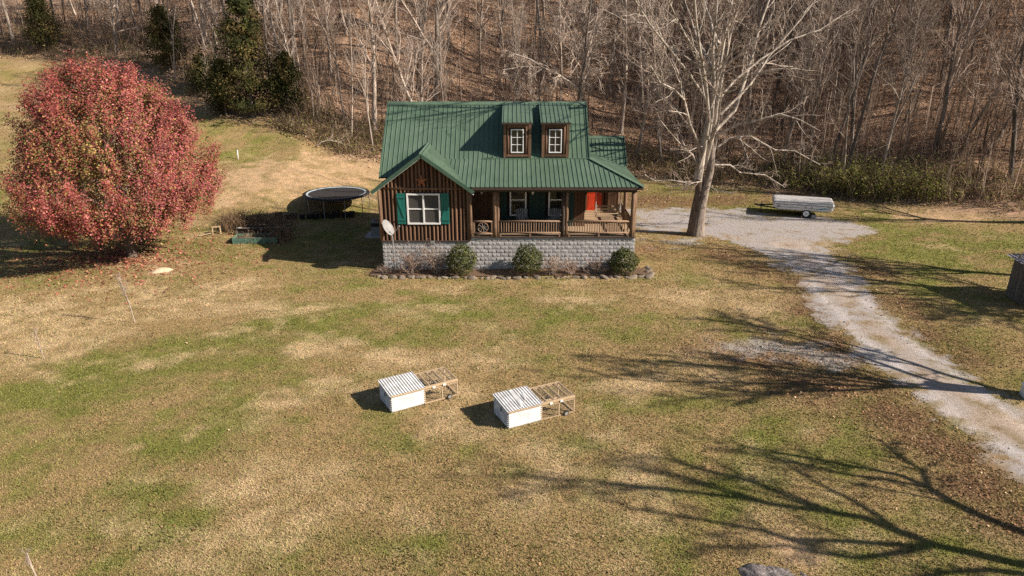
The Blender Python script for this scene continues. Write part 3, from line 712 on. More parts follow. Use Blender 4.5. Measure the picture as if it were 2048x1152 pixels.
# dormers
for dx0, dx1, wx0, wx1 in ((-.44, .98, -.06, .59), (1.49, 2.89, 1.86, 2.51)):
    yf = 2.47; zb = main_z(yf) + .02; ztop = 6.90
    dm = MB().box(dx0 + .02, dx1 - .02, yf + .04, yf + .14, zb - .1, ztop).build('dormer', M['wall'], house)
    for xx in (dx0, dx1 - .03):
        MB().add([(a, y, z) for a in (xx, xx + .03) for y, z in ((yf + .03, zb), (yf + .03, ztop), (5.15, main_z(5.15) + .02))], [(0, 1, 2), (5, 4, 3), (0, 3, 4, 1), (1, 4, 5, 2), (2, 5, 3, 0)]).build('cheek', M['trim_green'], dm)
    ry0, rz0, ry1, rz1 = 2.20, 6.93, 5.24, 7.615
    roof_panels(dm, (dx0 - .06, ry0, rz0), (1, 0, 0), (0, ry1 - ry0, rz1 - rz0), dx1 - dx0 + .12, math.hypot(ry1 - ry0, rz1 - rz0), pw=1.6)
    MB().add([(dx0 - .05, ry0 + .02, rz0 - .04), (dx1 + .05, ry0 + .02, rz0 - .04), (dx1 + .05, ry1, rz1 - .04), (dx0 - .05, ry1, rz1 - .04)], [(0, 1, 2, 3)]).build('soffit', M['darkwood'], dm)
    MB().box(dx0 - .06, dx1 + .06, ry0 - .015, ry0 + .02, rz0 - .09, rz0 - .008).build('fascia', M['darkwood'], dm)
    for s in (0, 1):
        xx = dx0 + .015 if not s else dx1 - .155
        MB().box(xx, xx + .14, yf - .05, yf + .04, zb, ztop - .02).build('corner_trim', M['log'], dm)
        xx = wx0 - .20 if not s else wx1 + .07
        MB().tube([(xx + .065, yf + .02, zb + .08), (xx + .065, yf + .01, 6.72)], [.065, .06], 8).build('window_post', M['log'], dm, True)
    for k in range(2):
        for xx in ((dx0 + .17), (dx1 - .27)):
            pass
    MB().box(wx0 - .22, wx1 + .22, yf - .06, yf + .03, zb + .05, zb + .15).build('sill', M['log'], dm)
    MB().box(wx0 - .20, wx1 + .20, yf - .04, yf + .03, 6.66, 6.80).build('header', M['log'], dm)
    z0, z1, fw = 5.40, 6.58, .05
    f = MB().box(wx0, wx0 + fw, yf - .03, yf + .03, z0, z1).box(wx1 - fw, wx1, yf - .03, yf + .03, z0, z1).box(wx0 + fw, wx1 - fw, yf - .03, yf + .03, z0, z0 + fw).box(wx0 + fw, wx1 - fw, yf - .03, yf + .03, z1 - fw, z1)
    f.build('window_frame', M['white'], dm)
    xm = (wx0 + wx1) / 2
    MB().box(xm - .016, xm + .016, yf - .012, yf + .02, z0 + fw, z1 - fw).build('muntin', M['white'], dm)
    hs = (z1 - z0 - 2 * fw) / 3
    for k in (1, 2):
        zz = z0 + fw + k * hs; MB().box(wx0 + fw, wx1 - fw, yf - .009, yf + .018, zz - .014, zz + .014).build('muntin', M['white'], dm)
    for k in range(3):
        for a, b in ((wx0 + fw, xm - .016), (xm + .016, wx1 - fw)):
            MB().box(a, b, yf + .022, yf + .032, z0 + fw + k * hs + .014, z0 + fw + (k + 1) * hs - .014).build('pane', M['glass'], dm)

# ------------------------------------------------------------------ porch: beam, deck, posts, rails
MB().box(-1.95, 2.30, -.11, .12, 3.94, 4.17).build('porch_beam', M['darkwood'], house)
MB().box(2.302, 6.0, -.11, .12, 3.92, 4.17).build('porch_beam', M['darkwood'], house)
MB().box(5.82, 6.0, .122, 5.15, 3.94, 4.15).build('porch_beam', M['darkwood'], house)
MB().box(XG + .06, XR + .02, -.06, .02, 1.645, 1.70).build('rim_board', M['darkwood'], house)
deck = MB().box(XG, XR, .03, YW, 1.62, 1.655).box(XM + .05, XR, YW, YD, 1.62, 1.655).build('porch_deck', M['darkwood'], house)
DKM = MB().box(0, 1, 0, .132, 0, .04).mesh('deck_board', M['deck'])
y = .0
while y < YD - .14:
    x0, x1 = (XG + .02, XR) if y < YW - .14 else (XM + .06, XR)
    link('deck_board', DKM, deck, (x0, y, 1.66 + rng.uniform(-.003, .003)), (x1 - x0, 1, 1)); y += .142
def post(x, y, z0, z1, r=.095, mat='post'):
    p = [(x + rng.uniform(-.012, .012), y + rng.uniform(-.012, .012), z0 + (z1 - z0) * t) for t in (0, .25, .5, .75, 1)]
    return MB().tube(p, [r * rng.uniform(.93, 1.06) for _ in p], 10).build('porch_post', M[mat], house, True)
post(-2.02, .0, 1.70, 3.96, .085); post(-.83, .03, 1.70, 3.94, .10); post(-.70, .05, 1.70, 3.94, .085)
post(2.48, .02, 1.70, 3.93, .09, 'darkwood'); post(2.66, .05, 1.70, 3.93, .08)
post(5.86, .02, 1.68, 3.93, .10); post(5.98, .10, 1.68, 3.93, .07)
post(5.90, 2.55, 1.70, 3.95, .10); post(5.92, 2.75, 1.70, 3.95, .06); post(5.9, 4.95, 1.70, 3.95, .08)
BAL = MB().tube([(0, 0, 0), (.006, 0, .5), (0, 0, 1)], [1, 1.1, .95], 6).mesh('baluster', M['rail'], True)
def railing(a, b, step=.122, z0=1.90, z1=2.47, skip=None, feet=True, square=False):
    a, b = Vector(a), Vector(b); L = (b - a).length; d = (b - a).normalized()
    tr = MB().tube([a + Vector((0, 0, z1)), a.lerp(b, .5) + Vector((0, 0, z1 + .008)), b + Vector((0, 0, z1))], [.045, .05, .045], 8).build('railing', M['rail'], house, True)
    MB().tube([a + Vector((0, 0, z0)), b + Vector((0, 0, z0))], [.042, .045], 8).build('bottom_rail', M['rail'], tr, True)
    t = step * .6
    while t < L - .04:
        if not skip or not (skip[0] < t < skip[1]):
            p = a + d * t
            link('baluster', BAL, tr, (p.x + rng.uniform(-.008, .008), p.y, z0 + .02), (.024 * rng.uniform(.85, 1.15), .024, z1 - z0 - .04), (rng.uniform(-.02, .02), rng.uniform(-.02, .02), rng.uniform(0, 6)))
        t += step
    if feet:
        for t in (.04, L / 2, L - .04):
            p = a + d * t; MB().box(p.x - .04, p.x + .04, p.y - .03, p.y + .03, 1.70, z0).build('rail_foot', M['rail'], tr)
    return tr
r1 = railing((-1.93, .0, 0), (-.95, .0, 0), .14, 1.86, 2.46, (.22, .80), False)
for xx in (-1.90, -.97): MB().box(xx - .035, xx + .035, -.035, .035, 1.72, 2.46).build('rail_stile', M['rail'], r1)
# wagon wheel set in the first rail
wc = Vector((-1.42, -.01, 2.16)); wr = .25
wh = MB(); ring = [(wc.x + wr * math.cos(a), wc.y, wc.z + wr * math.sin(a)) for a in np.linspace(0, 2 * math.pi, 25)]
wh.tube(ring, .024, 6, False)
wheel = wh.build('wagon_wheel', M['rail'], house, True)
for k in range(8):
    a = k * math.pi / 4 + .2
    MB().tube([wc, (wc.x + wr * math.cos(a), wc.y, wc.z + wr * math.sin(a))], [.018, .014], 6).build('spoke', M['furniture'], wheel)
MB().disc(wc, (0, 1, 0), .055, .10, 14).build('hub', M['rail'], wheel)
railing((-.60, .0, 0), (2.38, .0, 0))
railing((2.76, .0, 0), (5.76, .0, 0))
railing((5.92, .12, 0), (5.92, 2.45, 0)); railing((5.92, 2.82, 0), (5.92, 4.15, 0))
for lx, ly in ((-1.55, YW), (1.05, YW)):       # wall lanterns
    ln = MB().box(lx - .05, lx + .05, ly - .04, ly - .02, 3.45, 3.72).build('wall_lantern', M['greymetal'], house)
    MB().tube([(lx, ly - .13, 3.40), (lx, ly - .13, 3.46), (lx, ly - .13, 3.66), (lx, ly - .13, 3.74)], [.03, .07, .085, .02], 8).build('lantern_glass', M['white'], ln)
# outdoor tap box low on the gable wall
MB().box(-4.02, -3.80, -.07, .02, 1.36, 1.50).build('meter_box', M['dish'], house)

# ------------------------------------------------------------------ things on and around the house
# star on the gable: five raised points
st = empty('barn_star', (-4.33, 32.4 - .08, 4.47), 0, 'rusty five pointed metal star hung on the gable wall', 'star')
for k in range(5):
    a = math.pi / 2 + k * 2 * math.pi / 5; ro, ri = .33, .125
    tip = (ro * math.cos(a), -.01, ro * math.sin(a)); l = (ri * math.cos(a - math.pi / 5), -.01, ri * math.sin(a - math.pi / 5)); rr = (ri * math.cos(a + math.pi / 5), -.01, ri * math.sin(a + math.pi / 5)); c = (0, -.075, 0); bk = (0, .04, 0)
    MB().add([tip, l, rr, c, bk], [(0, 1, 3), (0, 3, 2), (0, 4, 1), (0, 2, 4)]).build('star_point', M['rust'], st)

# satellite dish on a mast in front of the gable wall
ds = empty('satellite_dish', (-5.82, 32.1, gz(-5.82, 32.1)), 0, 'light grey oval satellite dish on a mast before the gable wall', 'satellite dish')
MB().tube([(0, 0, -.1), (0, 0, 1.5), (.0, .02, 1.75), (-.08, .0, 2.05)], .03, 10).build('mast', M['dish'], ds, True)
dn = Vector((.8, -.28, .53)).normalized(); du = Vector((0, 0, 1)).cross(dn).normalized(); dv = dn.cross(du)
cen = Vector((-.15, -.10, 2.30)); tilt = 0; ux = du * math.cos(tilt) + dv * math.sin(tilt); vx = -du * math.sin(tilt) + dv * math.cos(tilt)
rv, rf = [], []
for k in range(5):
    for q in range(28):
        a = q * 2 * math.pi / 28; t = k / 4
        rv.append(cen + ux * (.38 * t * math.cos(a)) + vx * (.42 * t * math.sin(a)) + dn * (.09 * t * t - .09))
for k in range(4):
    for q in range(28): rf.append([k * 28 + q, k * 28 + (q + 1) % 28, (k + 1) * 28 + (q + 1) % 28, (k + 1) * 28 + q])
rfl = MB().add(rv, rf).build('reflector', M['dish'], ds, True)
sm = rfl.modifiers.new('thick', 'SOLIDIFY'); sm.thickness = .015
foot = cen - vx * .42; tipp = cen + dn * .55 - vx * .22
MB().tube([foot - dn * .05, tipp], .017, 8).build('feed_arm', M['greymetal'], ds)
MB().tube([tipp - dn * .09, tipp + dn * .03], [.05, .035], 10).build('receiver', M['dish'], ds)
MB().beam(foot - dn * .04, (-.06, .0, 2.0), .06, .06).build('bracket', M['greymetal'], ds)

# two slatted porch chairs, table, swing
def porch_chair(x, y, rz, label):
    c = empty('porch_chair', (x, y, FZ), rz, label, 'chair', 'slatted chairs on the porch')
    for s in (-.26, .26):
        MB().beam((s, -.32, 0), (s, -.32, .56), .06, .06).build('leg', M['furniture'], c)
        MB().beam((s, .28, 0), (s, .24, .34), .06, .06).build('leg', M['furniture'], c)
        MB().beam((s, -.40, .58), (s, .34, .60), .12, .03).build('armrest', M['furniture'], c)
    for k in range(5): MB().beam((-.29, -.34 + k * .12, .42 - k * .03), (.29, -.34 + k * .12, .42 - k * .03), .10, .025).build('seat_slat', M['furniture'], c)
    for k in range(6):
        t = (k - 2.5) * .095; MB().beam((t * .85, .20, .30), (t * 1.15, .52, 1.06 - abs(t) * .25), .08, .022, (0, -1, .5)).build('back_slat', M['furniture'], c)
    MB().beam((-.28, .40, .74), (.28, .40, .74), .03, .06).build('back_brace', M['furniture'], c)
porch_chair(.55, 33.45, R(8), 'grey slatted porch chair before the left porch window')
porch_chair(2.1, 33.50, R(-12), 'grey slatted porch chair before the right porch window')
tb = empty('porch_table', (1.28, 33.15, FZ), 0, 'small square grey side table between the two porch chairs', 'table')
for k in range(4): MB().box(-.24 + k * .122, -.13 + k * .122, -.24, .24, .43, .46).build('top_slat', M['furniture'], tb)
for sx in (-.2, .2):
    for sy in (-.2, .2): MB().box(sx - .025, sx + .025, sy - .025, sy + .025, 0, .43).build('leg', M['furniture'], tb)
sw = empty('porch_swing', (5.02, 34.9, FZ), R(0), 'wooden bench swing hung on chains at the right end of the porch', 'swing')
for k in range(4): MB().box(-.65, .65, -.25 + k * .13, -.14 + k * .13, .43, .455).build('seat_slat', M['deck'], sw)
for k in range(3): MB().box(-.65, .65, .27 + k * .035, .295 + k * .035, .50 + k * .15, .60 + k * .15).build('back_slat', M['deck'], sw)
for s in (-.62, .62):
    MB().beam((s, -.27, .41), (s, .33, .41), .06, .05).build('arm_frame', M['deck'], sw)
    MB().beam((s, -.25, .66), (s, .36, .66), .07, .03).build('armrest', M['deck'], sw); MB().beam((s, -.22, .42), (s, -.22, .65), .05, .05).build('arm_post', M['deck'], sw); MB().beam((s, .28, .42), (s, .38, .98), .05, .05).build('back_post', M['deck'], sw)
    for yy in (-.24, .34): MB().tube([(s * 1.03, yy, .43 if yy < 0 else .66), (s * 1.03, .05, 1.35)], .012, 5).build('chain', M['rope'], sw)
    MB().tube([(s * 1.03, .05, 1.35), (s * 1.03, .05, 2.55)], .012, 5).build('chain', M['rope'], sw)

# air-conditioning unit behind the house's left corner
ac = empty('air_conditioner', (-7.75, 38.75, gz(-7.75, 38.75)), 0, 'grey boxy air conditioning unit in the shade left of the house', 'air conditioner')
MB().box(-.75, .65, -.62, .55, -.1, .10).build('pad', M['concrete'], ac)
MB().box(-.42, .42, -.40, .40, .10, .62).build('cabinet', M['dish'], ac)
MB().box(-.41, .41, -.39, .39, .62, .84).build('louvre_band', M['black'], ac)
MB().box(-.44, .44, -.42, .42, .84, .92).build('top_cover', M['furniture'], ac)
MB().disc((0, 0, .925), (0, 0, 1), .3, .03, 24).build('fan_grille', M['black'], ac)
for k in range(9): MB().box(-.40 + k * .096, -.385 + k * .096, -.407, -.402, .14, .60).build('fin', M['greymetal'], ac)
MB().box(.18, .38, -.412, -.406, .28, .46).build('panel_plate', M['stone'], ac)
# ------------------------------------------------------------------ bare trees
def norm(v): return v / (np.linalg.norm(v) + 1e-9)
def turn(d, ang, az):
    a = norm(np.cross(d, [0, 0, 1] if abs(d[2]) < .9 else [1, 0, 0])); b = np.cross(d, a)
    return norm(d * math.cos(ang) + (a * math.cos(az) + b * math.sin(az)) * math.sin(ang))
def limb(r, p, d, L, r0, r1, ns, wob, trop):
    pts = [np.array(p, float)]; d = np.array(d, float)
    for k in range(ns):
        d = norm(d + r.randn(3) * wob + np.array([0, 0, trop])); pts.append(pts[-1] + d * L / ns)
    return np.array(pts), np.linspace(r0, r1, ns + 1)
def at(pts, rad, t):
    k = t * (len(pts) - 1); i = min(int(k), len(pts) - 2); f = k - i
    return pts[i] * (1 - f) + pts[i + 1] * f, norm(pts[i + 1] - pts[i]), rad[i] * (1 - f) + rad[i + 1] * f
def vcross(a, b): return np.stack([a[..., 1] * b[..., 2] - a[..., 2] * b[..., 1], a[..., 2] * b[..., 0] - a[..., 0] * b[..., 2], a[..., 0] * b[..., 1] - a[..., 1] * b[..., 0]], -1)
def vnorm(v): return v / (np.sqrt((v * v).sum(-1, keepdims=True)) + 1e-9)
def sub(r, out, pts, rad, n, lev, maxlev, S, t0=.15):
    """grow n side branches on every parent (pts may hold many parents at once), then theirs in turn"""
    if pts.ndim == 2: pts, rad = pts[None], rad[None]
    B, k = rad.shape
    L0 = np.sqrt((np.diff(pts, axis=1) ** 2).sum(-1)).sum(1)
    t = np.minimum(t0 + (1 - t0) * (np.arange(n)[None] + r.rand(B, n)) / n, .985)
    q = t * (k - 1); i = np.minimum(q.astype(int), k - 2); f = (q - i)[..., None]; bi = np.arange(B)[:, None]
    p0, p1 = pts[bi, i], pts[bi, i + 1]; p = p0 * (1 - f) + p1 * f; d = vnorm(p1 - p0)
    rr = rad[bi, i] * (1 - f[..., 0]) + rad[bi, i + 1] * f[..., 0]
    ref = np.where(np.abs(d[..., 2:3]) < .9, np.array([0., 0, 1]), np.array([1., 0, 0]))
    a = vnorm(vcross(d, ref)); b = vcross(d, a)
    an = (S['ang'][lev] * (.7 + .6 * r.rand(B, n)))[..., None]; az = (r.rand(B, n) * 6.283)[..., None]
    dd = vnorm(d * np.cos(an) + (a * np.cos(az) + b * np.sin(az)) * np.sin(an) + np.array([0, 0, S['up'][lev]]))
    L = L0[:, None] * S['len'][lev] * (1 - S['tap'] * t) * (.55 + .75 * r.rand(B, n))
    rc = np.maximum(S['rmin'], np.minimum(rr * .62, L * S['thick']))
    ns = (6, 5, 3, 2, 2)[lev]; p = p.reshape(-1, 3); dd = dd.reshape(-1, 3); L = L.ravel(); rc = rc.ravel(); P = [p]
    for _ in range(ns):
        dd = vnorm(dd + r.randn(len(p), 3) * S['wob'] + np.array([0, 0, S['trop']])); P.append(P[-1] + dd * (L / ns)[:, None])
    P = np.stack(P, 1); e = np.maximum(S['rmin'] * .6, rc * .35); Rd = rc[:, None] + (e - rc)[:, None] * np.linspace(0, 1, ns + 1)[None]
    out.append((lev, P, Rd))
    if lev + 1 < maxlev: sub(r, out, P, Rd, S['n'][lev + 1], lev + 1, maxlev, S)
def tube_batch(P, Rd, n, off):
    B, k = Rd.shape; d = vnorm(np.gradient(P, axis=1)); ang = np.arange(n) * 2 * math.pi / n
    ref = np.where((np.abs(d[..., 2]).mean(1) < .8)[:, None, None], np.array([0., 0, 1]), np.array([1., 0, 0]))
    a = vnorm(vcross(d, np.broadcast_to(ref, d.shape))); b = vcross(d, a)
    V = (P[:, :, None] + Rd[:, :, None, None] * (np.cos(ang)[:, None] * a[:, :, None] + np.sin(ang)[:, None] * b[:, :, None])).reshape(-1, 3)
    i0 = np.arange(n); i1 = (i0 + 1) % n; base = off + ((np.arange(B)[:, None] * k + np.arange(k - 1)[None]) * n)[..., None]
    return V, np.stack([base + i0, base + i1, base + n + i1, base + n + i0], -1).reshape(-1, 4)
def tubes_mesh(name, brs, mat, sides=None):
    VV = []; FF = []; off = 0
    for pts, rad in brs:
        if pts.ndim == 2: pts, rad = pts[None], rad[None]
        nn = np.full(len(rad), sides) if sides else np.where(rad[:, 0] > .09, 9, np.where(rad[:, 0] > .04, 6, np.where(rad[:, 0] > .018, 4, 3)))
        for n in np.unique(nn):
            v, f = tube_batch(pts[nn == n], rad[nn == n], int(n), off); off += len(v); VV.append(v); FF.append(f)
    return np_mesh(name, np.concatenate(VV), np.concatenate(FF), mat, True)

def forest_proto(seed, H, r0, S, n0, t0, lean=.04, mats=('bark_forest', 'twig'), fork=False):
    r = np.random.RandomState(seed); out = []
    d = norm(np.array([r.randn() * lean, r.randn() * lean, 1]))
    tp, tr = limb(r, (0, 0, -.6), d, H, r0, r0 * .18, 12, .035, .02)
    tr[0] *= 1.35; trunk = [(tp, tr)]
    if fork:
        p, dd, rr = at(tp, tr, .3 + .15 * r.rand()); q = limb(r, p, turn(dd, .28, r.rand() * 6), H * .6, rr * .75, rr * .12, 9, .05, .06); trunk.append(q)
        sub(r, out, *q, n0 // 2, 0, 3, S, .3)
    sub(r, out, tp, tr, n0, 0, 3, S, t0)
    return tubes_mesh('trunk', trunk, M[mats[0]]), tubes_mesh('crown', [(a, b) for _, a, b in out], M[mats[1]])
SF = dict(ang=[.85, .8, .7, .6], up=[.35, .15, .1, 0], len=[.30, .45, .5, .5], tap=.55, rmin=.010, thick=.020, wob=.13, trop=.05, n=[20, 9, 6, 0])
SE = dict(ang=[1.05, .8, .7, .6], up=[.05, .05, .0, 0], len=[.40, .45, .5, .5], tap=.5, rmin=.012, thick=.02, wob=.16, trop=.01, n=[20, 11, 8, 0])
SS = dict(ang=[.7, .6, .5, .5], up=[.4, .2, .1, 0], len=[.30, .45, .5, .5], tap=.4, rmin=.008, thick=.012, wob=.12, trop=.05, n=[9, 5, 3, 0])
TALL = []
for k in range(11):
    r = random.Random(k + 40)
    pale = k % 3 != 2
    TALL.append(forest_proto(100 + k, r.uniform(15, 21), r.uniform(.13, .23), SE if k in (3,) else SF, 26 if k not in (3, 7, 9) else 22, r.uniform(.28, .5) if k not in (3, 7, 9) else .18, .05 if k not in (3, 9) else .16, ('bark_forest', 'twig') if pale else ('bark_dark', 'twig_dark'), fork=k in (1, 4, 8)))
POLE = [forest_proto(300 + k, 6 + 2.2 * k, .045 + .012 * k, SS, 14, .25, .10, ('bark_forest', 'twig'), False) for k in range(4)]

def place_tree(proto, x, y, rz, sc, label, group, name='bare_tree', lean=None, z=None):
    e = empty(name, (x, y, gz(x, y) if z is None else z), rz, label, 'tree', group)
    e.scale = (sc, sc, sc * random.Random(int(x * 100)).uniform(.92, 1.1))
    if lean: e.rotation_euler = (lean[0], lean[1], rz)
    link('trunk', proto[0], e); link('crown', proto[1], e)
    return e
rt = random.Random(77)
pts = []
tries = 0
G_T, G_P = 'bare trees on the wooded hillside', 'slender bare saplings in the wood'
def far_enough(x, y, d): return all((x - a) ** 2 + (y - b) ** 2 > d * d for a, b in pts)
count = 0
while count < 205 and tries < 20000:
    tries += 1
    y = rt.uniform(43, 92); x = rt.uniform(-.80 * y, .80 * y)
    if y < float(forest_edge(x)) + .6: continue
    dmin = 1.9 if y < 75 else 2.4
    if not far_enough(x, y, dmin): continue
    if (x + 21.5) ** 2 + (y - 57.5) ** 2 < 9 or (abs(x + 32) < 3 and abs(y - 67) < 3): continue
    if -30 < x < 0 and rt.random() < .12: continue
    pts.append((x, y)); count += 1
    k = rt.randrange(len(TALL))
    edge = y < float(forest_edge(x)) + 4
    right = x > 18
    where = 'left of the house roof' if x / y < -.16 else 'directly behind the house roof' if x / y < .1 else 'behind the big pale tree' if x / y < .36 else 'above the green thicket'
    look = 'dark' if k % 3 == 2 else 'pale grey'; stand = 'at the wood edge' if edge else 'up the slope'
    lab = '%s bare tree %s %s' % (look, stand, where); grp = '%s bare trees %s %s' % (look, stand, where)
    ln = (rt.uniform(-.04, .04), rt.uniform(-.04, .04)) if not right else (rt.uniform(-.03, .05), rt.uniform(.02, .20))
    place_tree(TALL[k], x, y, rt.uniform(0, 6.28), rt.uniform(.62, 1.05), lab, grp, 'forest_tree', ln)
count = 0; tries = 0
while count < 95 and tries < 9000:
    tries += 1
    y = rt.uniform(44, 84); x = rt.uniform(-.78 * y, .78 * y)
    if y < float(forest_edge(x)) - .3 or not far_enough(x, y, .9): continue
    pts.append((x, y)); count += 1; where = 'left of the house roof' if x / y < -.16 else 'directly behind the house roof' if x / y < .1 else 'behind the big pale tree' if x / y < .36 else 'above the green thicket'
    place_tree(POLE[rt.randrange(4)], x, y, rt.uniform(0, 6.28), rt.uniform(.8, 1.25), 'thin bare sapling in the wood ' + where, 'thin bare saplings ' + where, 'forest_sapling', (rt.uniform(-.12, .12), rt.uniform(-.12, .16)))

# the brush that nobody could count: twiggy understorey along the wood's edge and up the slope
def brush(name, pos, stems, hgt, spread, cols, label, seed, thick=.012, leafy=0, leafcol=None, leafsize=.06):
    r = np.random.RandomState(seed); n = len(pos); k = stems
    P = np.repeat(np.array(pos), k, axis=0); m = len(P)
    P[:, :2] += r.randn(m, 2) * .25; P[:, 2] = terr(P[:, 0], P[:, 1]) - .03
    hh = np.repeat(np.array(hgt if hasattr(hgt, '__len__') else [hgt] * n), k) * (.4 + .8 * r.rand(m))
    d = np.concatenate([r.randn(m, 2) * spread, np.ones((m, 1))], 1); bend = r.randn(m, 2) * .3
    A = P; B = P + d * (hh * .5)[:, None]; C = P + d * hh[:, None]; C[:, :2] += bend * hh[:, None]; C[:, 2] -= .12 * hh
    w_ = np.stack([np.cos(r.rand(m) * 6.283), np.sin(r.rand(m) * 6.283), 0 * hh], 1) * (thick * (.6 + .8 * r.rand(m)))[:, None]
    w2 = np.stack([-w_[:, 1], w_[:, 0], 0 * hh], 1)
    V = np.stack([A - w_, A + w_, B + w_ * .8, B - w_ * .8, C, A - w2, A + w2, B + w2 * .8, B - w2 * .8], 1).reshape(-1, 3)
    o_ = np.arange(m)[:, None] * 9
    F = np.concatenate([o_ + np.array([0, 1, 2]), o_ + np.array([0, 2, 3]), o_ + np.array([3, 2, 4]), o_ + np.array([5, 6, 7]), o_ + np.array([5, 7, 8]), o_ + np.array([8, 7, 4])])
    c = np.array(cols)[r.randint(0, len(cols), m)] * (.6 + .7 * r.rand(m, 1)); fc = np.concatenate([c] * 6)
    if leafy:
        q = m * leafy; idx = r.randint(0, m, q); t = r.rand(q, 1) ** .7
        L = A[idx] * (1 - t) + C[idx] * t + r.randn(q, 3) * .12
        a = r.rand(q) * 6.283; s = leafsize * (.5 + r.rand(q)); u = np.stack([np.cos(a), np.sin(a), r.randn(q) * .6], 1) * s[:, None]; v = np.stack([-np.sin(a), np.cos(a), r.randn(q) * .6], 1) * (s * .6)[:, None]
        V2 = np.stack([L - u, L + v, L + u], 1).reshape(-1, 3); F2 = np.arange(q * 3).reshape(-1, 3) + len(V)
        V = np.concatenate([V, V2]); F = np.concatenate([F, F2])
        fc = np.concatenate([fc, np.array(leafcol)[r.randint(0, len(leafcol), q)] * (.55 + .8 * r.rand(q, 1))])
    o = link(name, np_mesh(name, V, F, M['brushleaf'], False, None, fc)); return tag(o, label, 'brush', kind='stuff')
TW = [(.42, .32, .24), (.31, .23, .17), (.54, .43, .34), (.36, .24, .16)]
pos = []
while len(pos) < 2600:
    y = rt.uniform(43, 90); x = rt.uniform(-.8 * y, .8 * y); e_ = float(forest_edge(x))
    if y < e_ - .4 or rt.random() > (.9 if y < e_ + 7 else .4): continue
    if -24 < x < -19 and y < 60: continue
    pos.append((x, y, 0))
brush('forest_underbrush', pos, 7, [rt.uniform(.7, 2.6) for _ in pos], .28, TW, 'tangled bare twigs and undergrowth between the hillside trees', 21, .014)
pos = []
while len(pos) < 950:
    y = rt.uniform(44, 88); x = rt.uniform(-.8 * y, .8 * y); e_ = float(forest_edge(x))
    if y < e_ + .3 or (-25 < x < -18 and y < 61): continue
    if x < 12 and rt.random() < .35: continue
    pos.append((x, y, 0))
brush('sapling_thicket', pos, 3, [rt.uniform(3.5, 10.5) for _ in pos], .055, [(.42, .34, .28), (.28, .215, .17), (.54, .45, .38), (.17, .13, .10)], 'crowd of pole thin saplings filling the hillside wood', 26, .03, 0)
pos = []
while len(pos) < 2300:
    y = rt.uniform(46, 92); x = rt.uniform(-.8 * y, .8 * y); e_ = float(forest_edge(x))
    if y < e_ + 1.5 or (-25 < x < -18 and y < 61): continue
    if x < 12 and rt.random() < .66: continue
    pos.append((x, y, 0))
o = brush('twig_haze', pos, 6, [rt.uniform(2.2, 6.5) for _ in pos], .34, [(.38, .29, .235), (.28, .21, .165), (.48, .39, .32), (.32, .20, .14)], 'mass of fine bare twigs through the hillside wood', 27, .009, 0)
pos = []
for _ in range(330):
    x = min(29.0, max(20.5, rt.gauss(25.0, 2.2))); e_ = float(forest_edge(x)); pos.append((x, e_ - 1.0 + rt.uniform(-.8, .6) + abs(rt.gauss(0, 1.5)), 0))
GRN = [(.26, .28, .07), (.33, .32, .10), (.18, .20, .05), (.38, .32, .13)]
brush('green_thicket', pos, 6, [rt.uniform(.9, 2.9) for _ in pos], .3, TW, 'leafy green thicket at the foot of the hill behind the camper', 22, .010, 9, GRN, .085)
pos = []
for _ in range(420):
    x = rt.uniform(-19, -4.5); e_ = float(forest_edge(x)); pos.append((x, e_ + rt.uniform(-1.2, 3.5), 0))
for _ in range(420):
    x = rt.uniform(5.5, 24); e_ = float(forest_edge(x)); pos.append((x, e_ + rt.uniform(-1.2, 3.0), 0))
for _ in range(170):
    x = rt.uniform(29, 37); e_ = float(forest_edge(x)); pos.append((x, e_ + rt.uniform(0, 4.5), 0))
for _ in range(260):
    x = rt.uniform(-60, -24); e_ = float(forest_edge(x)); pos.append((x, e_ + rt.uniform(-1.0, 4.5), 0))
OLV = [(.27, .23, .09), (.22, .20, .07), (.38, .28, .15), (.34, .23, .13), (.25, .26, .085)]
brush('edge_brush', pos, 7, [rt.uniform(.4, 1.35) for _ in pos], .36, TW, 'olive and brown brush along the edge of the wood', 23, .012, 5, OLV, .085)

# the tree leaning out over the back of the roof
ov = empty('overhanging_tree', (5.47, 55.5, gz(5.47, 55.5)), 0, 'bare tree with a pale limb arching left over the house roof', 'tree'); oz = gz(5.47, 55.5); r = np.random.RandomState(211)
OT = [[(5.47,55.5,oz-.5),(5.47,55.5,5.19),(5.32,55.5,7.09),(5.57,55.5,8.95),(5.66,55.5,10.77),(5.88,55.5,12.9),(6.14,55.5,15.64)],[(5.33,55.5,7.02),(4.5,55.17,7.67),(3.49,54.83,8.32),(2.32,54.5,8.81),(.98,54.17,8.89),(-.71,53.83,8.65)],[(2.36,54.5,8.78),(1.38,54.2,9.41),(.23,54,9.78),(-.52,53.8,10.07)],[(3.6,54.85,8.27),(2.94,54.7,7.68),(2.34,54.5,7.16),(1.95,54.2,6.46)],[(2.36,54.5,8.8),(1.58,54.4,8.24),(.8,54.2,7.71),(.42,54,6.83)],[(5.48,55.5,8.21),(5.95,55,9.7),(6.6,54.5,10.77),(6.67,54,12.16)],[(5.56,55.5,9.14),(4.78,55,10.41),(4.33,54.5,11.47),(3.53,54,12.5)]]
tw = []; OTP = []
for L, r0 in zip(OT, (.22, .10, .06, .06, .06, .09, .07)):
    p = np.array(L) - np.array([5.47, 55.5, oz]); rad = np.linspace(r0, .028, len(p)); OTP.append((p, rad)); sub(r, tw, p, rad, 12, 0, 3, dict(SE, len=[.30, .45, .5, .5], up=[-.1, -.1, -.05, 0]), .3)
link('trunk', tubes_mesh('trunk', OTP[:1], M['bark_dark'], 9), ov)
for q in OTP[1:]: link('limb', tubes_mesh('limb', [q], M['bark'], 7), ov)
link('crown', tubes_mesh('crown', [(p_, q_) for _, p_, q_ in tw], M['twig']), ov)
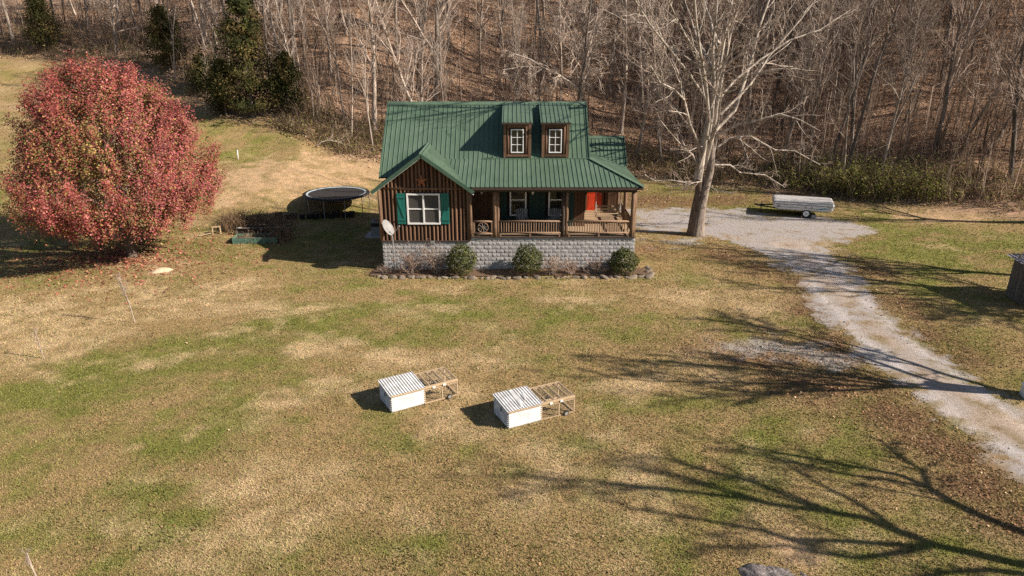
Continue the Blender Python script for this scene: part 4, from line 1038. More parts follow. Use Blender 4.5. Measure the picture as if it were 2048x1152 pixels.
# a branch fallen at the wood's edge
fb = empty('fallen_branch', (-13.9, 52.9, gz(-13.9, 52.9) + .15), R(20), 'pale fallen branch lying at the edge of the wood', 'branch'); r = np.random.RandomState(5); tw = []
fp = np.array([(-1.2, .2, -.1), (-.6, .1, .35), (0, 0, .45), (.9, -.4, .2), (1.9, -.9, -.15)]); fr_ = np.array([.05, .05, .045, .03, .015]); sub(r, tw, fp, fr_, 8, 1, 3, SE, .2)
link('stem', tubes_mesh('stem', [(fp, fr_)], M['bark'], 7), fb); link('twigs', tubes_mesh('twigs', [(p_, q_) for _, p_, q_ in tw], M['twig']), fb)

# ------------------------------------------------------------------ leafy crowns made of single leaves
def leaf_cloud(P, Nrm, size, col, seed, aspect=.7, droop=0.0, jit=.55):
    r = np.random.RandomState(seed); n = len(P)
    nn = Nrm + r.randn(n, 3) * jit; nn /= np.linalg.norm(nn, axis=1)[:, None] + 1e-9
    h = r.randn(n, 3); h[:, 2] -= droop; u = h - (h * nn).sum(1)[:, None] * nn; u /= np.linalg.norm(u, axis=1)[:, None] + 1e-9; v = np.cross(nn, u)
    s = size * (.6 + .8 * r.rand(n)); u = u * s[:, None]; v = v * (s * aspect)[:, None]
    V = np.stack([P - u, P - v * .9, P + u, P + v * .9], 1); V[:, 0] += nn * (s * .15)[:, None]
    return V.reshape(-1, 3), np.arange(4 * n).reshape(-1, 4), col

# red maple
mp = empty('maple_tree', (-20.0, 34.4, gz(-20.0, 34.4)), 0, 'big round autumn tree with dense red and pink leaves', 'tree')
r = np.random.RandomState(31)
out = []
tp, tr = limb(r, (0, 0, -.5), (0.02, 0, 1), 8.5, .21, .05, 10, .03, .02); tr[0] = .30; tr[1] = .235
SM = dict(ang=[.95, .6, .5, .5], up=[.45, .2, .1, 0], len=[.62, .5, .5, .5], tap=.45, rmin=.012, thick=.02, wob=.10, trop=.05, n=[26, 7, 4, 0])
sub(r, out, tp, tr, 30, 0, 3, SM, .16)
link('trunk', tubes_mesh('trunk', [(tp, tr)], M['bark_low']), mp)

MR = 5.08
ZP = [1.7, 2.1, 2.5, 3.0, 3.7, 4.6, 5.6, 6.7, 7.7, 8.5, 9.1, 9.6]; RP = [.45, .72, .90, .98, 1.0, .96, .89, .79, .65, .48, .30, .08]
def crown_prof(z): return np.interp(z, ZP, RP)
ins = []
for _, a_, b_ in out:                            # only limbs that stay inside the leaves
    ok_ = (np.hypot(a_[..., 0] + .15, a_[..., 1]) < .86 * MR * crown_prof(a_[..., 2])).all(1) | (a_[..., 2].max(1) < 2.2) & (np.hypot(a_[..., 0], a_[..., 1]).max(1) < 2.5)
    ins.append((a_[ok_], b_[ok_]))
link('limbs', tubes_mesh('limbs', [q_ for q_ in ins if len(q_[0])], M['twig_dark']), mp)
nc = 1190
zz = 1.8 + 7.7 * r.rand(nc * 3); keepz = r.rand(nc * 3) < crown_prof(zz) * .9 + .1; zz = zz[keepz][:nc]; nc = len(zz)
th = r.rand(nc) * 6.283
lump = .93 + .30 * (vnoise(th * 2.0 + 7, zz * .55, 3) - .5) + .16 * (vnoise(th * 5.1 + 3, zz * 1.3, 8) - .5)
shell = np.where(r.rand(nc) < .8, .80 + .24 * r.rand(nc), .35 + .5 * r.rand(nc))
rr_ = MR * crown_prof(zz) * lump * shell
cc = np.stack([rr_ * np.cos(th) - .15, rr_ * .96 * np.sin(th), zz], 1)
per = 132; n = nc * per
up = np.stack([np.cos(th) * .55, np.sin(th) * .55, np.ones(nc)], 1); up /= np.linalg.norm(up, axis=1)[:, None]; ext = .38 + .42 * r.rand(nc)
P = np.repeat(cc, per, axis=0) + np.repeat(up * ext[:, None], per, axis=0) * (r.rand(n, 1) * 2.2 - 1.1) + r.randn(n, 3) * np.repeat(.09 + .08 * r.rand(nc, 1), per, axis=0)
P[:, 2] = np.maximum(P[:, 2], .9)
CC = np.array([-.15, 0, 4.6]); rel = np.stack([(P[:, 0] + .15) / MR, P[:, 1] / MR, (P[:, 2] - 4.6) / 5.4], 1); rad_ = np.hypot(rel[:, 0], rel[:, 1]) / (crown_prof(P[:, 2]) + .05)
Nn = np.stack([rel[:, 0], rel[:, 1], .5 + 0 * rad_], 1); Nn /= np.linalg.norm(Nn, axis=1)[:, None]; Nn = Nn + np.array([.2, -.12, .2])
RED = np.array([(.30, .06, .055), (.37, .105, .09), (.225, .043, .046), (.43, .165, .14), (.33, .082, .055)])
PUR = np.array([(.27, .065, .08), (.34, .095, .11), (.23, .045, .055)])
GRNL = np.array([(.16, .15, .045), (.24, .19, .06), (.40, .28, .08), (.30, .13, .06)])
ORG = np.array([(.38, .19, .085), (.42, .25, .10), (.38, .13, .075)])
col = RED[r.randint(0, 5, n)].copy()
cn = np.repeat(fbm(cc[:, 0] * .35 + cc[:, 1] * .25, cc[:, 2] * .35, 61, 3), per)
pp = np.clip(.6 * (rel[:, 0] - .3) + 1.2 * (cn - .45), 0, .85); sel = r.rand(n) < pp; col[sel] = PUR[r.randint(0, 3, sel.sum())]
gp = np.clip(.95 - rad_ * .95, 0, .6) + np.clip(-.25 - rel[:, 2], 0, .5) * .55 + np.clip(-rel[:, 0] - .3, 0, .5) * .35 * (rel[:, 2] < .1) + np.clip(cn - .52, 0, 1) * 2.2
sel = r.rand(n) < gp; col[sel] = GRNL[r.randint(0, 4, sel.sum())]
sel = r.rand(n) < .045 + .2 * np.clip(-.3 - rel[:, 2], 0, 1); col[sel] = ORG[r.randint(0, 3, sel.sum())]
col = col * (.6 + .55 * r.rand(n, 1)) * np.repeat(.8 + .35 * r.rand(nc, 1), per, axis=0)
V_, F_, c_ = leaf_cloud(P, Nn, .043, col, 33, .8)
link('crown', np_mesh('crown', V_, F_, M['leaf'], False, None, c_), mp)

# red cedars
def cedar(x, y, H, Wd, label, seed, n=15000):
    r = np.random.RandomState(seed); e = empty('cedar_tree', (x, y, gz(x, y)), 0, label, 'tree', 'dark evergreen cedars at the wood edge')
    link('trunk', tubes_mesh('trunk', [limb(r, (0, 0, -.4), (0, 0, 1), H * .95, H * .022, .02, 7, .02, 0)], M['bark_dark']), e)
    k = 150; t = r.rand(k) ** .85; a = r.rand(k) * 6.283; prof = np.where(t < .2, .8 + t, 1.0 * (1 - ((t - .2) / .8)) ** .55) * Wd / 2 * (.55 + .65 * r.rand(k))
    per = n // k; i = np.repeat(np.arange(k), per); s = r.rand(len(i)) ** .55
    rr = prof[i] * s; aa = a[i] + r.randn(len(i)) * .18; zz = H * (.03 + .95 * t[i]) + rr * .30 + r.randn(len(i)) * .22
    P = np.stack([rr * np.cos(aa), rr * np.sin(aa), np.clip(zz, .1, H * 1.02)], 1) + r.randn(len(i), 3) * .1
    Nn = np.stack([np.cos(aa), np.sin(aa), .5 + 0 * aa], 1)
    base = np.array([(.045, .05, .016), (.06, .06, .018), (.085, .075, .026), (.035, .042, .015), (.12, .09, .035)])
    c = base[r.randint(0, 5, k)][i] * (.6 + .8 * r.rand(len(i), 1))
    V_, F_, c_ = leaf_cloud(P, Nn, .10, c, seed + 1, .5, .0, .8)
    link('crown', np_mesh('crown', V_, F_, M['needle'], False, None, c_), e)
cedar(-21.3, 57.6, 9.6, 6.2, 'tallest dark green cedar at the wood edge right of the red tree', 51, 18000)
cedar(-18.6, 58.6, 4.4, 3.6, 'shorter olive cedar tucked against the tallest cedar', 52, 8000)
cedar(-23.6, 57.9, 4.2, 3.6, 'low dark cedar on the left side of the tallest cedar', 57, 8000)
cedar(-32.5, 68, 5.6, 5.2, 'dark cedar behind the crown of the red tree', 53, 9000)
cedar(-49.5, 77.0, 5.2, 4.6, 'dark cedar at the far left wood edge', 54, 8000)
cedar(-57.5, 76.5, 4.5, 5.0, 'low dark cedar at the left edge of the picture', 55, 7000)
cedar(-27.5, 63.5, 3.0, 3.6, 'low bushy cedar between the red tree and the tallest cedar', 56, 6000)

# ------------------------------------------------------------------ the big pale tree by the driveway
ht = empty('sycamore_tree', (10.77, 38.8, gz(10.77, 38.8)), 0, 'huge pale barked bare tree with twin trunk beside the gravel drive', 'tree')
LIMBS = [[(-0.27,0.00,3.54),(-0.09,-0.49,5.03),(-0.15,-1.12,6.73),(-0.68,-1.83,8.58),(-1.35,-2.58,10.31),(-1.88,-3.37,11.69),(-2.44,-4.20,13.82),(-3.22,-5.32,16.71)],[(0.16,0.00,4.95),(0.20,-0.36,6.91),(-0.01,-0.83,8.78),(-0.38,-1.35,10.29),(-0.53,-1.91,11.96),(-0.75,-2.50,14.40),(-1.03,-3.25,17.50)],[(0.39,0.00,6.06),(0.51,0.22,7.66),(0.62,0.50,9.49),(0.85,0.81,11.29),(1.14,1.15,13.06),(1.24,1.50,15.52),(1.36,1.95,18.69)],[(0.24,0.00,4.11),(0.44,-0.12,5.80),(0.48,-0.27,7.70),(0.54,-0.44,9.27),(0.67,-0.61,11.03),(0.89,-0.80,12.71),(0.94,-1.00,15.45),(0.99,-1.23,18.64)],[(0.56,0.00,6.00),(1.66,0.35,7.11),(2.18,0.80,8.69),(2.61,1.31,9.99),(3.01,1.84,11.56),(3.67,2.41,13.38),(4.31,3.00,15.45),(5.21,3.84,18.40)],[(0.58,0.00,4.39),(0.64,-0.17,5.81),(1.65,-0.40,6.38),(2.77,-0.65,6.68),(3.71,-0.92,7.02),(4.72,-1.21,6.73),(5.76,-1.50,6.19)],[(0.61,0.00,4.95),(1.49,0.14,5.60),(2.66,0.33,5.69),(4.26,0.54,4.87),(5.50,0.77,4.78),(7.17,1.00,3.94)],[(0.05,0.00,4.11),(-0.40,-0.52,5.31),(-1.17,-1.20,6.47),(-1.79,-1.96,7.84),(-2.49,-2.77,8.39),(-3.45,-3.62,8.81),(-4.17,-4.50,9.66)],[(-0.07,0.00,3.83),(-0.70,-0.47,4.75),(-1.54,-1.09,5.39),(-2.35,-1.77,6.15),(-3.08,-2.50,6.87)],[(-0.13,0.00,3.25),(-0.91,-0.19,3.15),(-1.83,-0.44,3.34),(-2.74,-0.71,3.33),(-3.38,-1.00,3.73)],[(0.58,0.00,4.11),(1.70,0.28,4.06),(2.44,0.65,3.56),(4.06,1.06,3.34),(5.51,1.50,2.51)],[(0.56,0.00,7.68),(1.51,0.43,8.71),(2.95,1.00,9.74),(4.71,1.63,10.78),(6.58,2.30,11.31),(8.42,3.00,12.38)],[(0.47,0.00,7.94),(1.25,-0.57,8.25),(1.72,-1.31,9.05),(2.96,-2.12,9.34),(3.60,-3.00,9.56)],[(-0.10,0.00,7.68),(-1.28,-0.72,9.03),(-2.65,-1.67,10.30),(-3.96,-2.71,11.48),(-4.96,-3.83,12.56),(-5.90,-5.00,13.75),(-7.48,-6.96,15.73)],[(-0.52,0.00,9.77),(-1.77,-0.94,11.02),(-2.78,-2.15,12.18),(-3.77,-3.50,13.45),(-5.29,-5.56,15.38)],[(0.75,0.00,6.88),(1.59,0.32,7.65),(2.47,0.73,8.43),(3.54,1.19,10.00),(5.14,1.68,11.82),(6.69,2.20,13.87),(8.58,2.83,16.38)]]
LR = [.125, .125, .11, .14, .11, .10, .072, .10, .07, .05, .055, .075, .06, .075, .055, .085]
r = np.random.RandomState(61)
main, twigs = [], []
SH = dict(ang=[.75, .7, .7, .6], up=[.12, .05, 0, 0], len=[.34, .42, .5, .5], tap=.5, rmin=.009, thick=.016, wob=.15, trop=.015, n=[10, 6, 4, 3])
for k, (L, r0) in enumerate(zip(LIMBS, LR)):
    p = np.array(L)
    rad = np.linspace(r0, .022 if k > 4 else .035, len(L)); main.append((p, rad)); sub(r, twigs, p, rad, 10, 0, 4 if k < 5 else 3, SH, .25)
for k in range(5):                              # limbs towards and away from the viewer
    az = r.uniform(.6, 2.5) * (1 if k % 2 else -1); z0 = r.uniform(4.5, 11)
    q = limb(r, (.3, 0, z0), norm(np.array([math.cos(az) * .8, math.sin(az), .7])), r.uniform(3.5, 6.5), .09, .02, 7, .09, .03); main.append(q); sub(r, twigs, *q, 8, 0, 3, SH, .2)
for k in range(9):                             # drooping low sprays
    az = r.rand() * 6.283; z0 = r.uniform(2.8, 5.5)
    q = limb(r, (.15, 0, z0), norm(np.array([math.cos(az), math.sin(az) * .7, .05])), r.uniform(1.5, 3.8), .04, .01, 6, .16, -.06); main.append(q); sub(r, twigs, *q, 9, 1, 4, SH, .2)
low = [(np.array([(-.02, .05, -.5), (-.02, .05, .3), (-.03, .05, 1.5), (.03, .05, 2.6), (-.12, 0, 3.6)]), np.array([.60, .44, .33, .25, .18])),
       (np.array([(.10, -.06, -.5), (.08, -.06, .4), (.15, -.06, 1.5), (.31, -.02, 2.7), (.52, 0, 3.8), (.5, 0, 5.3), (.42, 0, 6.6)]), np.array([.54, .40, .30, .25, .22, .18, .13])),
       (np.array([(-.15, 0, 3.3), (-.05, 0, 4.4), (.05, 0, 5.6), (.15, 0, 6.8)]), np.array([.25, .22, .19, .15]))]
low = [(np.repeat(p, 1, 0), q) for p, q in low]
link('trunk', tubes_mesh('trunk', low[:1], M['bark_low'], 14), ht); link('trunk', tubes_mesh('trunk', low[1:2], M['bark_mid'], 14), ht)
link('upper_trunk', tubes_mesh('upper_trunk', low[2:], M['bark'], 12), ht)
for q in main[:5]: link('limb', tubes_mesh('limb', [q], M['bark'], 9), ht)
for q in main[5:21]: link('limb', tubes_mesh('limb', [q], M['bark'], 7), ht)
link('boughs', tubes_mesh('boughs', [(a, b) for l_, a, b in twigs if l_ == 0] + main[21:], M['bark']), ht)['kind'] = 'stuff'
link('crown', tubes_mesh('crown', [(a, b) for l_, a, b in twigs if l_ > 0], M['twig_dark']), ht)

# bare trees at and beyond the right edge of the view, whose shadows cross the lawn and drive
def yard_proto(seed, H, r0, n0=16, spread=.6, rm=.010):
    r = np.random.RandomState(seed); out = []; trunk = []
    tp, tr = limb(r, (0, 0, -.5), (r.randn() * .05, r.randn() * .05, 1), H * .4, r0, r0 * .72, 6, .03, 0); tr[0] *= 1.3; trunk.append((tp, tr))
    S = dict(ang=[.6, .6, .6, .6], up=[.2, .1, .05, 0], len=[.42, .45, .5, .5], tap=.5, rmin=rm, thick=.022, wob=.12, trop=.02, n=[10, 8, 5, 3])
    for k in range(6):
        p, d, rr = at(tp, tr, .62 + .36 * k / 5); q = limb(r, p, turn(np.array([0, 0, 1.]), spread * (.5 + .7 * r.rand()), k * 2.4 + r.rand()), H * (.5 + .2 * r.rand()), rr * .5, .03, 8, .09, .05)
        trunk.append(q); sub(r, out, *q, n0, 0, 4, S, .2)
    return tubes_mesh('trunk', trunk, M['bark_low']), tubes_mesh('crown', [(a, b) for _, a, b in out], M['twig_dark'])
YP = [yard_proto(71, 13, .27, 8, .85), yard_proto(74, 11, .24, 13, .7, .014)]
FRONT = [[(10.18,4.09),(10.3,4.7),(10.36,5.12),(10.99,5.85),(10.99,6.48),(10.93,7.07),(10.97,7.65),(10.9,8.27),(10.72,9.15),(10.62,9.89),(10.47,10.72),(10.2,11.58)],[(10.36,5.12),(10.19,5.43),(9.94,6.34),(9.65,7.21),(9.82,7.52),(9.81,8.15),(9.83,8.95),(9.75,9.57)],[(10.22,5.29),(9.85,5.72),(9.39,6.36),(9.35,6.89),(9.39,7.27),(9.05,8.01),(8.64,8.76)],[(11.06,6.47),(11.48,6.95),(11.83,7.34),(11.93,7.87),(12.24,8.48),(12.26,8.98)],[(11.43,3.61),(11.88,4.02),(12.34,4.27),(12.88,4.45),(13.19,4.72),(13.27,5.3),(13.36,5.9),(13.45,6.52),(13.54,7.17)],[(12.79,4.4),(12.86,4.96),(12.82,5.57),(13.02,6.14),(13.1,6.76),(13.19,7.4)],[(9.86,4.22),(9.79,4.64),(9.46,5.23),(9.19,5.62),(8.68,6.2)],[(12.86,4.38),(13.62,4.25),(14.11,4.44),(14.96,4.51)]]
FR = [.16, .10, .10, .075, .13, .075, .10, .06]
r = np.random.RandomState(171); stem = []; tw = []
SY = dict(ang=[.6, .6, .6, .6], up=[.1, .1, .05, 0], len=[.34, .45, .5, .5], tap=.5, rmin=.013, thick=.022, wob=.12, trop=.02, n=[10, 6, 4, 3])
for L, r0, off in zip(FRONT, FR, (.6, -.8, .9, -.7, -.5, .8, .5, -.4)):
    p = np.array([(off * 1.5 * q / (len(L) - 1), y - 10.9 - .283 * off * 1.5 * q / (len(L) - 1), z + off * 1.5 * q / (len(L) - 1) / 1.539) for q, (y, z) in enumerate(L)])
    if r0 in (.16, .13): p = np.concatenate([[(0, -.05, 2.6)], p])
    rad = np.linspace(r0, .03, len(p)); stem.append((p, rad)); sub(r, tw, p, rad, 12, 0, 4, SY, .25)
stem.append((np.array([(0, .1, -.6), (0, .05, .2), (0, -.02, 1.5), (0, -.05, 2.8), (0, -.3, 3.6)]), np.array([.42, .30, .25, .22, .16])))
fe_ = empty('yard_tree', (17.5, 10.9, gz(17.5, 10.9)), 0, 'bare spreading yard tree past the right edge of the front lawn', 'tree', 'bare yard trees past the right edge')
link('trunk', tubes_mesh('trunk', stem, M['bark_low']), fe_); link('crown', tubes_mesh('crown', [(p_, q_) for _, p_, q_ in tw], M['twig_dark']), fe_)
place_tree(YP[1], 20.0, 18.7, 2.5, 1.0, 'bare yard tree beyond the right edge, beside the drive', 'bare yard trees past the right edge', 'yard_tree')
place_tree(YP[1], 30.0, 26.0, .4, 1.15, 'bare yard tree beyond the right edge, behind the old shed', 'bare yard trees past the right edge', 'yard_tree')
place_tree(YP[0], 28.0, 30.5, 4.0, .9, 'bare yard tree beyond the right edge, back lawn', 'bare yard trees past the right edge', 'yard_tree')
place_tree(YP[0], 31.9, 40.6, 2.2, .85, 'dark bare tree cut by the right edge below the hill', None, 'yard_tree')

# ------------------------------------------------------------------ shrubs at the foundation
def shrub(x, y, W_, H, label, seed, n=4200):
    r = np.random.RandomState(seed); e = empty('evergreen_shrub', (x, y, gz(x, y)), 0, label, 'shrub', 'clipped evergreen shrubs by the foundation')
    out = []; sub(r, out, np.array([(0, 0, -.1), (0, 0, .3), (0, 0, .6)]), np.array([.05, .04, .03]), 14, 1, 3, dict(SF, ang=[.9] * 4, len=[.9, .9, .6, .5], rmin=.006), .2)
    link('stem', tubes_mesh('stem', [(a, b) for _, a, b in out], M['twig_dark']), e)
    th = r.rand(n) * 6.283; u = r.rand(n) * 1.8 - .8; q = np.sqrt(1 - u * u)
    lump = .78 + .42 * vnoise(th * 2.4 + seed, u * 3.5 + 5, seed); rho = lump * np.where(r.rand(n) < .8, .82 + .2 * r.rand(n), .4 + .4 * r.rand(n))
    D = np.stack([q * np.cos(th), q * np.sin(th), u], 1); P = D * rho[:, None] * np.array([W_ / 2, W_ / 2 * .85, H * .52]) + np.array([0, 0, H * .50]); P[:, 2] = np.clip(P[:, 2], .03, None)
    base = np.array([(.045, .062, .016), (.065, .085, .02), (.09, .10, .028), (.16, .145, .06), (.05, .06, .02)]); c = base[r.randint(0, 5, n)] * (.6 + .9 * r.rand(n, 1))
    V_, F_, c_ = leaf_cloud(P, D, .042, c, seed, .6, 0, .7)
    link('foliage', np_mesh('foliage', V_, F_, M['leaf'], False, None, c_), e)
shrub(-2.48, 31.62, 1.50, 1.52, 'round green shrub below the wagon wheel railing', 81)
shrub(.76, 31.62, 1.45, 1.50, 'round green shrub in the middle of the block foundation', 82)
shrub(5.40, 31.62, 1.40, 1.30, 'round green shrub at the right porch corner', 83)
def twiggy(x, y, W_, H, label, seed, n=900, lf=(.20, .13, .10)):
    r = np.random.RandomState(seed); e = empty('bare_shrub', (x, y, gz(x, y)), 0, label, 'shrub', 'brown half bare shrubs by the foundation'); br = []
    for k in range(26):
        d = norm(np.array([r.randn() * .45, r.randn() * .35, 1])); q = limb(r, (r.randn() * .08, r.randn() * .06, -.05), d * np.array([W_ / 1.2, W_ / 1.3, H]), H * (.6 + .5 * r.rand()), .013, .005, 5, .13, 0); br.append(q)
        o2 = []; sub(r, o2, *q, 6, 2, 4, dict(SF, rmin=.004, len=[.5, .5, .4, .4]), .3); br += [(a, b) for _, a, b in o2]
    link('stems', tubes_mesh('stems', br, M['twig']), e)
    tips = np.concatenate([b[0].reshape(-1, 3) for b in br]); P = tips[r.randint(0, len(tips), n)] + r.randn(n, 3) * .05; P[:, 2] = np.clip(P[:, 2], .02, None)
    c = np.array([lf, (.30, .23, .18), (.14, .11, .055), (.25, .14, .11)])[r.randint(0, 4, n)] * (.6 + .8 * r.rand(n, 1))
    V_, F_, c_ = leaf_cloud(P, np.tile([.3, -.4, .8], (n, 1)), .03, c, seed, .6, 0, .9)
    link('dry_leaves', np_mesh('dry_leaves', V_, F_, M['leaf'], False, None, c_), e)
twiggy(-4.95, 31.7, 1.5, 1.45, 'largest brown half bare shrub under the gable window', 91, 1500)
twiggy(-3.75, 31.75, 1.2, 1.5, 'brown half bare shrub just left of the first round green shrub', 92, 1200)
twiggy(-6.35, 31.75, .7, .55, 'small brown shrub at the left foot of the gable wall', 93, 300)
twiggy(1.95, 31.65, 1.0, 1.15, 'brown shrub touching the middle round green shrub', 94, 700)
twiggy(2.85, 31.65, 1.1, .9, 'low brown shrub between two others along the block foundation', 95, 700, (.24, .15, .12))
twiggy(4.1, 31.65, 1.2, .95, 'low brown shrub left of the right corner green shrub', 96, 800, (.24, .15, .12))

# ------------------------------------------------------------------ planting bed and its stone edging
bx_ = np.arange(-6.9, 7.0, .25); by_ = np.arange(31.05, 32.45, .14); BX, BY = np.meshgrid(bx_, by_)
kp = (BY + (fbm(BX * 1.3, BY * 1.3, 5, 2) - .5) * .5 > 31.25)
Vb = np.stack([BX, BY, terr(BX, BY) + .03 + .05 * fbm(BX * 2, BY * 2, 8, 2)], -1).reshape(-1, 3); nb = len(bx_)
i = (np.arange(len(by_) - 1)[:, None] * nb + np.arange(nb - 1)[None, :]).ravel(); kk = kp.ravel(); i = i[kk[i] & kk[i + 1] & kk[i + nb] & kk[i + nb + 1]]
bed = link('planting_bed', np_mesh('planting_bed', Vb, np.stack([i, i + 1, i + nb + 1, i + nb], 1), M['mulch'], True)); tag(bed, 'leafy mulch bed along the block foundation', 'bed', kind='structure')
def pebble(seed):
    r = np.random.RandomState(seed); bm = bmesh.new(); bmesh.ops.create_icosphere(bm, subdivisions=2, radius=1)
    for v_ in bm.verts:
        p = np.array(v_.co); s = 1 + .25 * math.sin(3 * p[0] + seed) * math.cos(2 * p[1] + seed * 2) + r.uniform(-.1, .1); v_.co = Vector(p * s)
    me = bpy.data.meshes.new('stone'); bm.to_mesh(me); bm.free(); me.materials.append(M['stone']); return me
ST = [pebble(s) for s in range(5)]
edg = empty('stone_edging', (0, 31.15, 0), 0, 'row of rough field stones edging the planting bed', 'stone edging')
x = -6.7; rp = random.Random(3)
while x < 6.75:
    s = rp.uniform(.06, .19); yy = rp.uniform(-.08, .08) + (.25 if x < -6.3 else 0)
    link('stone', ST[rp.randrange(5)], edg, (x, yy, gz(x, 31.15 + yy) + s * .12), (s * rp.uniform(1.1, 1.7), s, s * rp.uniform(.4, .7)), (rp.uniform(-.2, .2), rp.uniform(-.2, .2), rp.uniform(0, 6))); x += s * 2.0 + rp.uniform(0, .16)
y = 31.3
while y < 32.6:
    s = rp.uniform(.11, .18); link('stone', ST[rp.randrange(5)], edg, (6.75 + rp.uniform(-.1, .1), y - 31.15, gz(6.75, y) + s * .25), (s * 1.2, s, s * .7), (0, 0, rp.uniform(0, 6))); y += s * 2

# ------------------------------------------------------------------ chicken coops on the lawn
def corrugated(b, o, u, v, nrm, ul, vl, pitch, amp):
    """ribbed sheet: ribs run along v, repeat along u"""
    o, u, v, nrm = Vector(o), Vector(u), Vector(v), Vector(nrm); n = max(2, round(ul / pitch)); prof = []
    for k in range(n):
        a = k * ul / n; st = ul / n; prof += [(a, 0), (a + st * .55, 0), (a + st * .66, amp), (a + st * .89, amp)]
    prof.append((ul, 0)); vs = [o + u * a + nrm * h + v * t for t in (0, vl) for a, h in prof]; m = len(prof)
    return b.add(vs, [[i, i + 1, m + i + 1, m + i] for i in range(m - 1)])
def coop(x, y, rz, label, bent):
    M_HUB = M['dish']
    e = empty('chicken_coop', (x, y, gz(x, y) + .01), rz, label, 'chicken coop', 'white metal chicken coops with wooden runs'); B, W_, Lt, H = 1.08, .98, 2.25, .60
    lw = lambda a, b, nm='frame_bar', s=.038: MB().beam(a, b, s, s).build(nm, M['lightwood'], e)
    f = MB(); corrugated(f, (0, 0, .02), (0, 0, 1), (1, 0, 0), (0, -1, 0), H - .03, B, .075, .034); f.build('front_panel', M['whitemetal'], e)
    f = MB(); corrugated(f, (0, 0, .02), (0, 0, 1), (0, 1, 0), (-1, 0, 0), H - .03, W_, .075, .034); f.build('side_panel', M['whitemetal'], e)
    f = MB(); corrugated(f, (0, W_, .02), (0, 0, 1), (1, 0, 0), (0, 1, 0), H + .03, B, .075, .03); f.build('back_panel', M['whitemetal'], e)
    f = MB(); f.box(B - .02, B, .03, W_ - .03, .02, H - .04); f.build('inner_partition', M['lightwood'], e)
    f = MB(); rs_ = Vector((0, 1, .07)).normalized()
    corrugated(f, (-.05, -.05, H + .0), (1, 0, 0), rs_, rs_.cross(Vector((1, 0, 0))) * -1, B + .09, W_ + .10, .092, .024)
    if bent:
        nv = []
        for q in f.v:
            nv.append(q)
        f.v = nv
    f.build('roof_sheet', M['whitemetal'], e)
    if bent:                                    # a buckled strip along the sheet
        MB().add([(.42, .02, H + .035), (.50, .02, H + .035), (.60, .50, H + .085), (.47, .50, H + .06), (.54, .98, H + .105), (.47, .98, H + .105)], [(0, 1, 2, 3), (3, 2, 4, 5)]).build('bent_sheet', M['whitemetal'], e)
        MB().add([(.70, .30, H + .06), (.76, .30, H + .06), (.80, .66, H + .10), (.72, .62, H + .07)], [(0, 1, 2, 3)]).build('bent_sheet', M['whitemetal'], e)
    lw((-.03, -.045, H - .02), (B, -.045, H - .02), 'roof_batten')
    for yy in (0, W_):
        lw((B, yy, .03), (Lt, yy, .03)); lw((B, yy, H - .03), (Lt, yy, H - .03), s=.06); lw((B, yy, H - .115), (Lt, yy, H - .115)) if yy == 0 else None
        lw((Lt - .02, yy, 0), (Lt - .02, yy, H)); lw((B + .62, yy, .02), (B + .62, yy, H - .05)); lw((B + .02, yy, .02), (B + .02, yy, H - .05))
    lw((Lt - .02, 0, .03), (Lt - .02, W_, .03)); lw((Lt - .02, 0, H - .03), (Lt - .02, W_, H - .03))
    for k in range(4): MB().beam((B + .22 + k * .25, .03, H - .03), (B + .22 + k * .25, W_ - .03, H - .03), .045, .045).build('crossbar', M['lightwood'], e)
    wm = MB()                                   # wire mesh
    for k in range(14):
        t = B + .04 + k * (Lt - B - .06) / 13; wm.beam((t, -.02, .04), (t, -.02, H - .05), .003, .003); wm.beam((t, 0, H), (t, W_, H), .003, .003)
    for k in range(8): wm.beam((B, -.02, .05 + k * .07), (Lt, -.02, .05 + k * .07), .003, .003)
    for k in range(12): wm.beam((B, .04 + k * .08, H), (Lt, .04 + k * .08, H), .003, .003)
    wm.build('wire_mesh', M['greymetal'], e)
    for yy in (-.06, W_ + .06):
        wl = MB().disc((Lt - .33, yy, .075), (0, 1, 0), .085, .045, 18).build('wheel', M['tyre'], e); s_ = -1 if yy < 0 else 1
        MB().disc((Lt - .33, yy + s_ * .025, .075), (0, 1, 0), .058, .012, 16).build('hub', M_HUB, wl)
    MB().tube([(-.03, .40, H - .07), (-.05, .40, H - .20), (-.05, .46, H - .20), (-.03, .46, H - .07)], .008, 5).build('handle', M['black'], e)
    for k in (.35, .8): MB().box(B + k * .8, B + k * .8 + .09, -.052, -.040, H - .09, H - .03).build('hinge_plate', M['white'], e)
coop(-3.69, 18.42, R(30), 'white corrugated chicken coop with wire run, the left and farther one', False)
coop(-.10, 17.52, R(26), 'white corrugated chicken coop with a buckled roof sheet, nearer the middle', True)

# ------------------------------------------------------------------ trampoline
tx, ty = -11.35, 43.55; tz = 1.47
tr_ = empty('trampoline', (tx, ty, gz(tx, ty)), 0, 'round black trampoline with pale rim pad left of the house', 'trampoline'); hz = tz - gz(tx, ty); Rr = 2.05
ring = lambda q, z: [(q * math.cos(a), q * math.sin(a), z) for a in np.linspace(0, 2 * math.pi, 49)]
MB().tube(ring(Rr, hz), .035, 8, False).build('rim_tube', M['darkmetal'], tr_, True)
pv = [(q * math.cos(a), q * math.sin(a), hz + h) for q, h in ((Rr - .27, .02), (Rr - .22, .04), (Rr - .15, .045)) for a in np.linspace(0, 2 * math.pi, 48, endpoint=False)]
MB().add(pv, [[k * 48 + i, k * 48 + (i + 1) % 48, (k + 1) * 48 + (i + 1) % 48, (k + 1) * 48 + i] for k in range(2) for i in range(48)]).build('rim_pad', M['padblue'], tr_, True)
